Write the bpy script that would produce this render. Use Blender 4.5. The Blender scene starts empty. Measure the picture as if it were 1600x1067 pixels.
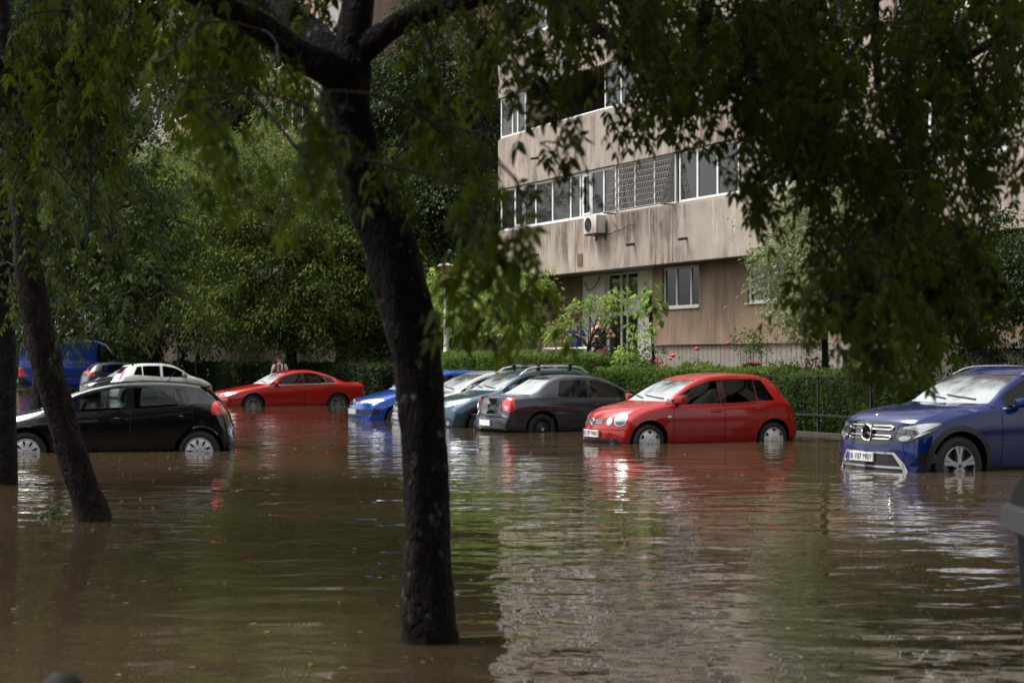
import bpy, bmesh, math, random
import numpy as np
from mathutils import Vector, Matrix
from mathutils.bvhtree import BVHTree
from mathutils.geometry import delaunay_2d_cdt

sc = bpy.context.scene
col = sc.collection
R = math.radians
random.seed(7)
RNG = np.random.default_rng(11)

# ------------------------------------------------------------------ camera
CAM_H, HOR, FOC = 1.40, 562.0, 2667.0
cam = bpy.data.cameras.new("camera")
cam.lens, cam.sensor_width = 60.0, 36.0
cam.shift_y = (HOR - 533.5) / 1600.0
cam.clip_start, cam.clip_end = 0.1, 2000.0
cam.dof.use_dof = True
cam.dof.focus_distance = 29.0
cam.dof.aperture_fstop = 3.4
co = bpy.data.objects.new("camera", cam)
col.objects.link(co)
co.location = (0, 0, CAM_H)
co.rotation_euler = (R(90), 0, 0)
sc.camera = co

# ------------------------------------------------------------------ light
SUN_EL, SUN_AZ = R(64), R(-76)      # azimuth measured from +Y towards +X
w = bpy.data.worlds.new("World")
sc.world = w
w.use_nodes = True
nt = w.node_tree
bg = nt.nodes["Background"]
sky = nt.nodes.new("ShaderNodeTexSky")
sky.sky_type = 'NISHITA'
sky.sun_disc = False
sky.sun_elevation = SUN_EL
sky.sun_rotation = SUN_AZ
sky.air_density, sky.dust_density, sky.ozone_density = 1.0, 5.0, 1.0
hs = nt.nodes.new("ShaderNodeHueSaturation")
hs.inputs['Saturation'].default_value = 0.12
nt.links.new(sky.outputs[0], hs.inputs['Color'])
nt.links.new(hs.outputs[0], bg.inputs[0])
bg.inputs[1].default_value = 0.125
sl = bpy.data.lights.new("sun", 'SUN')
sl.energy = 1.8
sl.angle = R(26)
sl.color = (1.0, 0.965, 0.91)
so = bpy.data.objects.new("sun", sl)
col.objects.link(so)
_d = Vector((math.cos(SUN_EL) * math.sin(SUN_AZ), math.cos(SUN_EL) * math.cos(SUN_AZ), math.sin(SUN_EL)))
so.rotation_euler = (-_d).to_track_quat('-Z', 'Y').to_euler()
so.location = (0, 0, 60)
vs = sc.view_settings
vs.view_transform, vs.look, vs.gamma, vs.exposure = 'Standard', 'None', 1.0, 1.2
vs.use_curve_mapping = False
cy = sc.cycles
cy.max_bounces, cy.diffuse_bounces, cy.glossy_bounces = 6, 3, 4
cy.transmission_bounces, cy.transparent_max_bounces = 4, 10
cy.caustics_reflective = cy.caustics_refractive = False
cy.use_denoising = True
cy.use_adaptive_sampling = True
cy.adaptive_threshold = 0.02
cy.sample_clamp_indirect = 6.0

# ------------------------------------------------------------------ helpers
def P(px, py, Y):
    return Vector(((px - 800) / FOC * Y, Y, CAM_H - (py - HOR) / FOC * Y))

def tag(o, label, cat, group=None, kind=None):
    if label: o['label'] = label
    if cat: o['category'] = cat
    if group: o['group'] = group
    if kind: o['kind'] = kind
    return o

def thing(name, label, cat, loc=(0, 0, 0), rz=0.0, group=None):
    o = bpy.data.objects.new(name, None)
    col.objects.link(o)
    o.empty_display_size = 0.2
    o.location = loc
    o.rotation_euler = (0, 0, rz)
    return tag(o, label, cat, group)

class MB:
    """collects shapes into one mesh"""
    def __init__(s):
        s.v, s.f, s.m = [], [], []
    def add(s, vs, fs, mi=0):
        o = len(s.v)
        s.v.extend([tuple(p) for p in vs])
        s.f.extend([tuple(i + o for i in f) for f in fs])
        s.m.extend([mi] * len(fs))
        return s
    def box(s, a, b, mi=0, bev=0.0):
        x0, y0, z0 = a; x1, y1, z1 = b
        if bev <= 0:
            return s.add([(x0,y0,z0),(x1,y0,z0),(x1,y1,z0),(x0,y1,z0),(x0,y0,z1),(x1,y0,z1),(x1,y1,z1),(x0,y1,z1)],
                  [(0,3,2,1),(4,5,6,7),(0,1,5,4),(1,2,6,5),(2,3,7,6),(3,0,4,7)], mi)
        bm = bmesh.new()
        r = bmesh.ops.create_cube(bm, size=1.0)
        for q in bm.verts:
            q.co = Vector(((x0+x1)/2 + q.co.x*(x1-x0), (y0+y1)/2 + q.co.y*(y1-y0), (z0+z1)/2 + q.co.z*(z1-z0)))
        bmesh.ops.bevel(bm, geom=list(bm.edges), offset=bev, segments=2, affect='EDGES', profile=0.6)
        bm.verts.index_update()
        s.add([q.co for q in bm.verts], [[q.index for q in f.verts] for f in bm.faces], mi)
        bm.free()
        return s
    def tube(s, pts, rad, n=8, mi=0, cap=True):
        pts = [Vector(p) for p in pts]
        if not hasattr(rad, '__len__'): rad = [rad] * len(pts)
        vs = []; up = None
        for i, p in enumerate(pts):
            t = (pts[min(i+1, len(pts)-1)] - pts[max(i-1, 0)])
            if t.length < 1e-9: t = Vector((0, 0, 1))
            t.normalize()
            if up is None:
                a = Vector((0, 0, 1)) if abs(t.z) < .9 else Vector((1, 0, 0))
                up = t.cross(a).normalized()
            else:
                up = (up - t * up.dot(t)).normalized()
            v2 = t.cross(up)
            for k in range(n):
                an = 2*math.pi*k/n
                vs.append(p + (up*math.cos(an) + v2*math.sin(an)) * rad[i])
        fs = []
        for i in range(len(pts)-1):
            for k in range(n):
                a, b = i*n+k, i*n+(k+1) % n
                fs.append((a, b, b+n, a+n))
        if cap:
            fs.append(tuple(range(n-1, -1, -1)))
            fs.append(tuple((len(pts)-1)*n + k for k in range(n)))
        return s.add(vs, fs, mi)
    def lathe(s, prof, n=24, M=None, mi=0):
        """prof: list of (r,z) about local z"""
        M = M or Matrix.Identity(4)
        vs = []
        for r, z in prof:
            for k in range(n):
                an = 2*math.pi*k/n
                vs.append(M @ Vector((r*math.cos(an), r*math.sin(an), z)))
        fs = []
        for i in range(len(prof)-1):
            for k in range(n):
                a, b = i*n+k, i*n+(k+1) % n
                fs.append((a, b, b+n, a+n))
        return s.add(vs, fs, mi)
    def prism(s, poly, d0, d1, M=None, mi=0):
        """poly in local xy extruded along local z"""
        M = M or Matrix.Identity(4)
        n = len(poly)
        vs = [M @ Vector((x, y, d0)) for x, y in poly] + [M @ Vector((x, y, d1)) for x, y in poly]
        fs = [tuple(range(n-1, -1, -1)), tuple(range(n, 2*n))]
        fs += [(i, (i+1) % n, n+(i+1) % n, n+i) for i in range(n)]
        return s.add(vs, fs, mi)
    def ball(s, c, r, nu=12, nv=8, mi=0):
        if not hasattr(r, '__len__'): r = (r, r, r)
        vs = []
        for j in range(nv+1):
            th = math.pi*j/nv
            for i in range(nu):
                ph = 2*math.pi*i/nu
                vs.append((c[0]+r[0]*math.sin(th)*math.cos(ph), c[1]+r[1]*math.sin(th)*math.sin(ph), c[2]+r[2]*math.cos(th)))
        fs = []
        for j in range(nv):
            for i in range(nu):
                a = j*nu+i; b = j*nu+(i+1) % nu
                fs.append((a, a+nu, b+nu, b))
        return s.add(vs, fs, mi)
    def mesh(s, name, mats=(), smooth=True, ang=40):
        me = bpy.data.meshes.new(name)
        me.from_pydata(s.v, [], s.f)
        for m in (mats if isinstance(mats, (list, tuple)) else [mats]):
            me.materials.append(m)
        if s.m: me.polygons.foreach_set('material_index', s.m)
        if smooth:
            me.polygons.foreach_set('use_smooth', [True]*len(me.polygons))
            me.set_sharp_from_angle(angle=R(ang))
        me.update()
        return me
    def build(s, name, mats=(), parent=None, loc=(0, 0, 0), smooth=True, ang=40):
        return link(name, s.mesh(name, mats, smooth, ang), parent, loc)

def link(name, me, parent=None, loc=(0, 0, 0)):
    o = bpy.data.objects.new(name, me)
    col.objects.link(o)
    o.parent = parent
    o.location = loc
    return o

def np_mesh(name, V, F, mats, attr=None, smooth=False):
    """V (n,3) array, F (m,k) array of equal-size faces"""
    me = bpy.data.meshes.new(name)
    n, (m, k) = len(V), F.shape
    me.vertices.add(n)
    me.vertices.foreach_set('co', np.ascontiguousarray(V, dtype=np.float32).ravel())
    me.loops.add(m*k)
    me.loops.foreach_set('vertex_index', np.ascontiguousarray(F, dtype=np.int32).ravel())
    me.polygons.add(m)
    me.polygons.foreach_set('loop_start', np.arange(0, m*k, k, dtype=np.int32))
    me.polygons.foreach_set('loop_total', np.full(m, k, dtype=np.int32))
    if smooth: me.polygons.foreach_set('use_smooth', np.ones(m, dtype=bool))
    for q in (mats if isinstance(mats, (list, tuple)) else [mats]): me.materials.append(q)
    if attr is not None:
        a = me.attributes.new('tint', 'FLOAT', 'POINT')
        a.data.foreach_set('value', np.ascontiguousarray(attr, dtype=np.float32))
    me.update(calc_edges=True)
    return me

# ------------------------------------------------------------------ materials
def pbr(name, colr, rough=0.5, metal=0.0, coat=0.0, spec=0.5, emis=None, noise=0.0, nscale=8.0, bump=0.0, bscale=60.0, ior=None):
    m = bpy.data.materials.new(name)
    m.use_nodes = True
    n = m.node_tree; b = n.nodes['Principled BSDF']
    b.inputs['Base Color'].default_value = (*colr, 1)
    b.inputs['Roughness'].default_value = rough
    b.inputs['Metallic'].default_value = metal
    b.inputs['Coat Weight'].default_value = coat
    b.inputs['Coat Roughness'].default_value = 0.04
    b.inputs['Specular IOR Level'].default_value = spec
    if ior: b.inputs['IOR'].default_value = ior
    if emis:
        b.inputs['Emission Color'].default_value = (*emis[0], 1)
        b.inputs['Emission Strength'].default_value = emis[1]
    tc = n.nodes.new('ShaderNodeTexCoord')
    if noise:
        t = n.nodes.new('ShaderNodeTexNoise'); t.inputs['Scale'].default_value = nscale; t.inputs['Detail'].default_value = 6
        n.links.new(tc.outputs['Object'], t.inputs['Vector'])
        mx = n.nodes.new('ShaderNodeMix'); mx.data_type = 'RGBA'
        mx.inputs[6].default_value = (*[c*(1-noise) for c in colr], 1)
        mx.inputs[7].default_value = (*[min(1, c*(1+noise)) for c in colr], 1)
        n.links.new(t.outputs['Fac'], mx.inputs[0])
        n.links.new(mx.outputs[2], b.inputs['Base Color'])
    if bump:
        t = n.nodes.new('ShaderNodeTexNoise'); t.inputs['Scale'].default_value = bscale; t.inputs['Detail'].default_value = 4
        n.links.new(tc.outputs['Object'], t.inputs['Vector'])
        bp = n.nodes.new('ShaderNodeBump'); bp.inputs['Strength'].default_value = bump; bp.inputs['Distance'].default_value = 0.02
        n.links.new(t.outputs['Fac'], bp.inputs['Height'])
        n.links.new(bp.outputs['Normal'], b.inputs['Normal'])
    return m

def node_mat(name):
    m = bpy.data.materials.new(name); m.use_nodes = True
    return m, m.node_tree, m.node_tree.nodes['Principled BSDF'], m.node_tree.nodes['Material Output']

def ramp(n, stops):
    r = n.nodes.new('ShaderNodeValToRGB')
    e = r.color_ramp.elements
    while len(e) < len(stops): e.new(0.5)
    for q, (p, c) in zip(e, stops):
        q.position = p; q.color = (*c, 1) if len(c) == 3 else c
    return r

def leaf_mat(name, dark, light, trans=0.45, rough=0.5, spec=.16):
    m, n, b, out = node_mat(name)
    a = n.nodes.new('ShaderNodeAttribute'); a.attribute_name = 'tint'
    mid = [(x+y)/2 for x, y in zip(dark, light)]
    r = ramp(n, [(0.0, dark), (0.55, mid), (1.0, light)])
    n.links.new(a.outputs['Fac'], r.inputs[0])
    n.links.new(r.outputs[0], b.inputs['Base Color'])
    b.inputs['Roughness'].default_value = rough
    b.inputs['Specular IOR Level'].default_value = spec
    tr = n.nodes.new('ShaderNodeBsdfTranslucent')
    hs = n.nodes.new('ShaderNodeHueSaturation'); hs.inputs['Hue'].default_value = 0.475; hs.inputs['Value'].default_value = 1.3
    n.links.new(r.outputs[0], hs.inputs['Color']); n.links.new(hs.outputs[0], tr.inputs[0])
    mx = n.nodes.new('ShaderNodeMixShader'); mx.inputs[0].default_value = trans
    n.links.new(b.outputs[0], mx.inputs[1]); n.links.new(tr.outputs[0], mx.inputs[2])
    n.links.new(mx.outputs[0], out.inputs[0])
    return m

def glass_mat(name, tint=(0.25, 0.3, 0.29), rough=0.02, opac=0.35):
    m, n, b, out = node_mat(name)
    n.nodes.remove(b)
    tr = n.nodes.new('ShaderNodeBsdfTransparent'); tr.inputs[0].default_value = (*tint, 1)
    gl = n.nodes.new('ShaderNodeBsdfGlossy'); gl.inputs['Roughness'].default_value = rough
    fr = n.nodes.new('ShaderNodeFresnel'); fr.inputs[0].default_value = 1.55
    mx = n.nodes.new('ShaderNodeMixShader')
    n.links.new(fr.outputs[0], mx.inputs[0]); n.links.new(tr.outputs[0], mx.inputs[1]); n.links.new(gl.outputs[0], mx.inputs[2])
    n.links.new(mx.outputs[0], out.inputs[0])
    return m

M = {}
M['rubber'] = pbr('rubber', (0.014, 0.014, 0.015), 0.7, noise=0.2)
M['trim'] = pbr('black plastic', (0.012, 0.012, 0.013), 0.45)
M['gloss_black'] = pbr('gloss black', (0.006, 0.006, 0.007), 0.08, coat=0.6)
M['interior'] = pbr('car interior', (0.012, 0.012, 0.013), 0.8)
M['seat'] = pbr('seat fabric', (0.03, 0.03, 0.033), 0.9)
M['chrome'] = pbr('chrome', (0.75, 0.76, 0.78), 0.12, 1.0)
M['alloy'] = pbr('alloy', (0.42, 0.42, 0.43), 0.3, 0.8, noise=0.1)
M['cover'] = pbr('wheel cover', (0.62, 0.63, 0.65), 0.35, 0.25)
M['steel'] = pbr('dark steel', (0.05, 0.05, 0.055), 0.45, 0.6)
M['glass'] = glass_mat('car glass', (0.42, 0.47, 0.46))
def glare_painted(name, tint, z0, z1):
    """glass with sky reflection painted in as a pale veil, strongest near the lower edge"""
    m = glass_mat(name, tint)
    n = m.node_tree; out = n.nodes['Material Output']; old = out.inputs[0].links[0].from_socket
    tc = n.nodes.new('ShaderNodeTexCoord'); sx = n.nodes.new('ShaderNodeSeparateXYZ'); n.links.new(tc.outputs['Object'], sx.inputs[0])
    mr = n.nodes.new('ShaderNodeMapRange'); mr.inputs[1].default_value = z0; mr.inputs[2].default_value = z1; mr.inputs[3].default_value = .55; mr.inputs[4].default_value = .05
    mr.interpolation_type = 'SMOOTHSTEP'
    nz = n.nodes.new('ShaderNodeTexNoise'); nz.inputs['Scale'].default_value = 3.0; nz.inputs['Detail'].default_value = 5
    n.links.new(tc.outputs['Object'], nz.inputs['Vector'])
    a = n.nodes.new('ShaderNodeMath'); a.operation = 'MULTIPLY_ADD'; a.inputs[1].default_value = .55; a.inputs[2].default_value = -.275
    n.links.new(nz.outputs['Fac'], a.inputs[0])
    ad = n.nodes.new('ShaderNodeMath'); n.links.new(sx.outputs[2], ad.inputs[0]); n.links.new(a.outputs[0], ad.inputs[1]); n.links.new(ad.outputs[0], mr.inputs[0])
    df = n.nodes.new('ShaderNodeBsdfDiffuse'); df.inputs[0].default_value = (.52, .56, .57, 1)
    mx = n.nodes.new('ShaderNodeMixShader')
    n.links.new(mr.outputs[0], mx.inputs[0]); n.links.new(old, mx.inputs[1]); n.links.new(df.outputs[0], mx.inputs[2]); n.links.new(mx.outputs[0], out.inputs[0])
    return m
M['glass_glare'] = glare_painted('sky glare glass', (.3, .34, .33), 1.05, 1.38)  # white sky glare put into the glass colour as a pale gradient
M['glass_glare_tall'] = glare_painted('sky glare tall glass', (.3, .34, .33), 1.2, 1.5)
M['glass_dark'] = glass_mat('tinted car glass', (0.10, 0.12, 0.12))
M['lamp'] = pbr('lamp lens', (0.42, 0.44, 0.46), 0.14, 0.7, coat=1.0, bump=.25, bscale=38)
M['lamp_dark'] = pbr('lamp housing', (0.05, 0.05, 0.055), 0.08, 0.3, coat=1.0)
M['red_lens'] = pbr('red lens', (0.62, 0.015, 0.012), 0.12, coat=1.0)
M['plate'] = pbr('plate white', (0.72, 0.73, 0.72), 0.4)
M['plate_blue'] = pbr('plate blue', (0.02, 0.05, 0.35), 0.4)
M['ink'] = pbr('plate ink', (0.01, 0.01, 0.012), 0.5)
M['seam'] = pbr('seam', (0.004, 0.004, 0.004), 0.9)
M['white_pvc'] = pbr('white window plastic', (0.78, 0.78, 0.76), 0.35, noise=0.05)
M['white_paint'] = pbr('white painted metal', (0.75, 0.75, 0.73), 0.45, noise=0.1, nscale=12)
M['matte_black'] = pbr('matte black paint', (0.010, 0.010, 0.010), 0.75)
M['dark_metal'] = pbr('dark metal', (0.03, 0.03, 0.03), 0.5, 0.6)
M['dark_metal2'] = pbr('worn metal pipe', (0.05, 0.045, 0.04), 0.6, 0.4)
M['skin'] = pbr('skin', (0.55, 0.31, 0.22), 0.55)
M['hair'] = pbr('dark hair', (0.02, 0.016, 0.014), 0.6)

def paint(name, c, metal=0.25, rough=0.3):
    return pbr(name, c, rough, metal, coat=1.0, spec=.08)
# ------------------------------------------------------------------ car builder
def pchip(pts):
    x = np.array([p[0] for p in pts], float); y = np.array([p[1] for p in pts], float)
    h = np.diff(x); d = np.diff(y)/h
    m = np.zeros(len(x))
    for i in range(1, len(x)-1):
        if d[i-1]*d[i] > 0:
            w1, w2 = 2*h[i]+h[i-1], h[i]+2*h[i-1]
            m[i] = (w1+w2)/(w1/d[i-1]+w2/d[i])
    m[0], m[-1] = d[0], d[-1]
    def f(q):
        q = min(max(q, x[0]), x[-1])
        i = min(max(int(np.searchsorted(x, q)-1), 0), len(h)-1)
        t = (q-x[i])/h[i]
        return float((2*t**3-3*t*t+1)*y[i] + (t**3-2*t*t+t)*h[i]*m[i] + (3*t*t-2*t**3)*y[i+1] + (t**3-t*t)*h[i]*m[i+1])
    return f

class CarShape:
    def __init__(s, L, W, H, top, belt, bottom, plan, roofw, bowf=.17, bowr=.12, crown=.06):
        s.L, s.W, s.H = L, W, H
        s.top, s.beltf, s.bot = pchip(top), pchip(belt), pchip(bottom)
        s.plan, s.roofw = pchip(plan), pchip(roofw)
        s.ctrl = sorted(set([p[0] for p in top]))
        s.bf, s.br, s.crown = bowf, bowr, crown
    def cr(s, x):
        return min(s.crown, .45*max(.02, s.top(x)-s.belt(x)))
    def belt(s, x):
        zt, zb = s.top(x), s.bot(x)
        return max(min(s.beltf(x), zt-.045), zb+.55*(zt-zb))
    def bow(s, x, y):
        q = (abs(y)/(s.W/2))**2
        f = s.bf*max(0, 1-x/(s.L*.48)) if x < s.L*.48 else 0
        r = s.br*max(0, 1-(s.L-x)/(s.L*.45)) if x > s.L*.55 else 0
        return q*(f-r)
    def ring(s, x, ins=0.0, floor=None):
        zt, zb, w, wr = s.top(x)-ins, s.bot(x), s.plan(x)-ins, s.roofw(x)-ins
        zs = s.belt(x); cr = s.cr(x)
        if floor is not None: zb = floor
        zs = min(zs, zt-.03); h = zs-zb
        p = [(0, zb), (.5*w, zb), (.84*w, zb), (.925*w, zb+.06*h), (.955*w, zb+.16*h)]
        for f, k in ((.3, .975), (.45, .992), (.58, 1.0), (.7, 1.0), (.8, .992), (.9, .978), (.96, .962), (1.0, .945)):
            p.append((k*w, zs-h+f*h))
        y0 = .945*w; wr = min(wr, y0-.004); ze = zt-cr
        for g in (.1, .3, .5, .7, .86, .96):
            p.append((y0+(wr-y0)*(.8*g+.2*g*g), zs+(ze-zs)*g))
        p += [(wr*.985, ze+.22*cr), (wr*.95, ze+.42*cr), (wr*.87, ze+.62*cr), (wr*.7, ze+.8*cr), (wr*.45, ze+.93*cr), (0, zt)]
        return p
    def mesh(s, x0=0.0, x1=None, ins=0.0, floor=None, n=64):
        x1 = s.L if x1 is None else x1
        xs = list(np.linspace(x0, x1, n)) + [q for q in s.ctrl if x0 < q < x1]
        if ins == 0:
            xs += [x0+e for e in (.006, .015, .03, .045, .08, .11)] + [x1-e for e in (.006, .015, .03, .045, .08, .11)]
        xs = sorted(xs); keep = [xs[0]]
        for q in xs[1:]:
            if q-keep[-1] > .004: keep.append(q)
        mb = MB(); rings = []
        for x in keep:
            half = s.ring(x, ins, floor)
            full = [(-y, z) for y, z in half[::-1]] + half[1:-1]
            rings.append(full)
            k = len(full)
            mb.v.extend([(x+s.bow(x, y), y, z) for y, z in full])
        hN = len(half)
        for i in range(len(keep)-1):
            for j in range(k):
                a, b = i*k+j, i*k+(j+1) % k
                mb.f.append((a, b, b+k, a+k))
        NT = 8
        for base, x, flip in ((0, keep[0], False), ((len(keep)-1)*k, keep[-1], True)):
            rows = []
            for j in range(hN):
                l, r = base+j, base+(k-j) % k
                if j in (0, hN-1):
                    rows.append([l]*(NT+1)); continue
                y, z = mb.v[r][1], mb.v[r][2]
                row = [l]
                for t in range(1, NT):
                    yy = y*(2*t/NT-1)
                    mb.v.append((x+s.bow(x, yy), yy, z)); row.append(len(mb.v)-1)
                rows.append(row+[r])
            for j in range(hN-1):
                for t in range(NT):
                    f = [rows[j][t], rows[j+1][t], rows[j+1][t+1], rows[j][t+1]]
                    f = [q for i, q in enumerate(f) if q not in f[:i]]
                    if len(f) > 2: mb.f.append(tuple(f[::-1] if flip else f))
        mb.m = [0]*len(mb.f)
        return mb

def fix_normals(me):
    bm = bmesh.new(); bm.from_mesh(me)
    bmesh.ops.recalc_face_normals(bm, faces=bm.faces)
    bm.to_mesh(me); bm.free()

def boolean_cut(ob, cutters):
    for c in cutters:
        md = ob.modifiers.new('cut', 'BOOLEAN'); md.operation = 'DIFFERENCE'; md.solver = 'MANIFOLD'; md.object = c
    dg = bpy.context.evaluated_depsgraph_get(); dg.update()
    me = bpy.data.meshes.new_from_object(ob.evaluated_get(dg))
    ob.modifiers.clear()
    old = ob.data; ob.data = me
    bpy.data.meshes.remove(old)
    for c in cutters:
        m = c.data; bpy.data.objects.remove(c); bpy.data.meshes.remove(m)

def tmp_obj(mb):
    me = mb.mesh('tmp', (), False); fix_normals(me)
    o = bpy.data.objects.new('tmp', me); col.objects.link(o)
    return o

def chaikin(poly, n):
    for _ in range(n):
        q = []
        for i in range(len(poly)):
            a, b = poly[i], poly[(i+1) % len(poly)]
            q += [(a[0]*.75+b[0]*.25, a[1]*.75+b[1]*.25), (a[0]*.25+b[0]*.75, a[1]*.25+b[1]*.75)]
        poly = q
    return poly

def circ(cx, cz, r, n=20, rz=None):
    rz = rz or r
    return [(cx+r*math.cos(2*math.pi*i/n), cz+rz*math.sin(2*math.pi*i/n)) for i in range(n)]

class Car:
    def __init__(s, name, label, S, loc, rz, paint, group=None):
        s.S, s.paint = S, paint
        s.root = thing(name, label, 'car' if 'van' not in name else 'van', loc, rz, group)
        s.body_mb = S.mesh()
        me = s.body_mb.mesh('body', (paint, M['interior'], M['trim']), True)
        fix_normals(me)
        s.body = link('body', me, None)
        s.bvh = BVHTree.FromPolygons([v.co.copy() for v in me.vertices], [tuple(p.vertices) for p in me.polygons])
    def frame(s, a):
        a = R(a); D = Vector((math.cos(a), math.sin(a), 0)); H = Vector((math.sin(a), -math.cos(a), 0))
        return D, H
    def hit(s, a, h, z):
        D, H = s.frame(a)
        o = H*h + Vector((0, 0, z)) - D*8
        p, n, i, d = s.bvh.ray_cast(o, D)
        if p is None: return None, None
        if n.dot(D) > 0: n = -n
        return p, n
    def carve(s, arches, sidewin=True):
        S = s.S; cut = []
        mb = MB(); s.arch = arches
        for x, z, r in arches:
            for sg in (-1, 1):
                y0 = sg*(S.W/2-.30)
                Mx = Matrix.Translation((x, y0, z)) @ Matrix.Rotation(R(-90*sg), 4, 'X')
                mb.prism(circ(0, 0, r, 40), 0, .6, Mx)
        cut.append(tmp_obj(mb))
        if s.cav:
            x0, x1 = s.cav
            cut.append(tmp_obj(S.mesh(x0, x1, .05, s.floor, 26)))
            mw = MB()
            for poly in s.wins:
                Mx = Matrix.Rotation(R(90), 4, 'X')     # local y -> z, local z -> -y
                mw.prism(poly, -2, 2, Mx)
            cut.append(tmp_obj(mw))
            for poly, xa, xb in s.ends:
                mw = MB()
                Mx = Matrix(((0, 0, 1, 0), (1, 0, 0, 0), (0, 1, 0, 0), (0, 0, 0, 1)))  # poly (y,z) extruded along x
                mw.prism(poly, xa, xb, Mx)
                cut.append(tmp_obj(mw))
        boolean_cut(s.body, cut)
        me = s.body.data
        while len(me.materials) < 3: me.materials.append(s.paint)
        for i, q in enumerate((s.paint, M['interior'], M['trim'])): me.materials[i] = q
        for p in me.polygons:
            c = p.center; mi = 0
            _, _, _, d = s.bvh.find_nearest(c)
            if d > .012 or (p.area < .02 and d > .004 and False): mi = 1
            for x, z, r in arches:
                if abs(math.hypot(c.x-x, c.z-z)-r) < .03 and abs(c.y) > S.W/2-.31 and d > .004: mi = 2
            p.material_index = mi
        me.polygons.foreach_set('use_smooth', [True]*len(me.polygons))
        me.set_sharp_from_angle(angle=R(38))
        s.body.parent = s.root
    def patch(s, name, poly, a=90, mat=None, off=.003, thick=.01, both=True, rnd=0, res=.045, parent=None, mats=None):
        if rnd: poly = chaikin(poly, rnd)
        bd = []
        for i in range(len(poly)):
            p, q = poly[i], poly[(i+1) % len(poly)]
            L = math.hypot(q[0]-p[0], q[1]-p[1]); n = max(1, int(L/res))
            bd += [(p[0]+(q[0]-p[0])*k/n, p[1]+(q[1]-p[1])*k/n) for k in range(n)]
        xs = [p[0] for p in poly]; zs = [p[1] for p in poly]
        pts = [Vector(p) for p in bd]
        def inside(x, z):
            c = False; j = len(poly)-1
            for i in range(len(poly)):
                xi, zi = poly[i]; xj, zj = poly[j]
                if (zi > z) != (zj > z) and x < (xj-xi)*(z-zi)/(zj-zi+1e-12)+xi: c = not c
                j = i
            return c
        gx = max(1, int((max(xs)-min(xs))/res)); gz = max(1, int((max(zs)-min(zs))/res))
        for i in range(1, gx):
            for j in range(1, gz):
                x = min(xs)+(max(xs)-min(xs))*i/gx; z = min(zs)+(max(zs)-min(zs))*j/gz
                if inside(x, z): pts.append(Vector((x, z)))
        r = delaunay_2d_cdt(pts, [], [list(range(len(bd)))], 1, 1e-6)
        V2, F = r[0], r[2]
        V = []; N = []
        for q in V2:
            p, n = s.hit(a, q.x, q.y)
            V.append(p); N.append(n)
        ok = [f for f in F if all(V[i] is not None for i in f)]
        mb = MB(); idx = {}
        for f in ok:
            for i in f:
                if i not in idx:
                    idx[i] = len(mb.v); mb.v.append(tuple(V[i]+N[i]*off))
        cnt = {}
        for f in ok:
            g = [idx[i] for i in f]
            mb.f.append(tuple(g))
            for k in range(3):
                e = (f[k], f[(k+1) % 3])
                if (e[1], e[0]) in cnt: cnt[(e[1], e[0])] += 1
                else: cnt[e] = cnt.get(e, 0)+1
        low = {}
        for (i, j), c in cnt.items():
            if c == 1:
                for k in (i, j):
                    if k not in low:
                        low[k] = len(mb.v); mb.v.append(tuple(V[k]+N[k]*(off-thick)))
                mb.f.append((idx[i], idx[j], low[j], low[i]))
        mb.m = [0]*len(mb.f)
        outs = []
        for sg in ((1, -1) if both else (1,)):
            m2 = MB(); m2.v = [(x, y*sg, z) for x, y, z in mb.v]; m2.f = [f if sg == 1 else f[::-1] for f in mb.f]; m2.m = mb.m
            me = m2.mesh(name, mats or mat, True, 50)
            fix_dir(me, s.S)
            outs.append(link(name, me, (parent[len(outs)] if isinstance(parent, list) else parent) or s.root))
        return outs
    def front_matrix(s, a, h, z, out=0.0, y_only=False):
        D, H = s.frame(a); p, n = s.hit(a, h, z)
        if p is None: p = H*h + Vector((0, 0, z))
        p = p - D*out
        Mx = Matrix.Identity(4)
        for i in range(3):
            Mx[i][0], Mx[i][1], Mx[i][2], Mx[i][3] = H[i], (0, 0, 1)[i], -D[i], p[i]
        return Mx
    def plate(s, a, h, z, text, w=.52, hh=.11, out=.012):
        Mx = s.front_matrix(a, h, z, out)
        mb = MB()
        mb.prism([(-w/2, -hh/2), (w/2, -hh/2), (w/2, hh/2), (-w/2, hh/2)], -.03, 0, Mx)
        mb.prism([(-w/2+.004, -hh/2+.006), (-w/2+.045, -hh/2+.006), (-w/2+.045, hh/2-.006), (-w/2+.004, hh/2-.006)], -.01, .0015, Mx, 1)
        pl = mb.build('number_plate', (M['plate'], M['plate_blue']), s.root, smooth=False)
        if text: text_mesh('plate_text', text, hh*.92, w*.84, Mx @ Matrix.Translation((.022, 0, .003)), M['ink'], pl)
        return pl

def fix_dir(me, S):
    """turn faces outwards from the car's middle"""
    c = Vector((S.L/2, 0, .7))
    bad = sum(1 if p.normal.dot(p.center-c) < 0 else -1 for p in me.polygons if p.area > 1e-6)
    if bad > 0:
        me.flip_normals()

def text_mesh(name, body, size, maxw, Mx, mat, parent, depth=.001):
    cu = bpy.data.curves.new(name, 'FONT'); cu.body = body; cu.size = size
    cu.align_x, cu.align_y = 'CENTER', 'CENTER'
    cu.extrude = depth
    o = bpy.data.objects.new(name, cu); col.objects.link(o)
    dg = bpy.context.evaluated_depsgraph_get(); dg.update()
    me = bpy.data.meshes.new_from_object(o.evaluated_get(dg))
    bpy.data.objects.remove(o); bpy.data.curves.remove(cu)
    xs = [v.co.x for v in me.vertices]
    k = min(1.0, maxw/max(1e-6, max(xs)-min(xs)))
    me.transform(Mx @ Matrix.Diagonal((k, 1, 1, 1)))
    me.materials.clear(); me.materials.append(mat)
    return link(name, me, parent)

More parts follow.
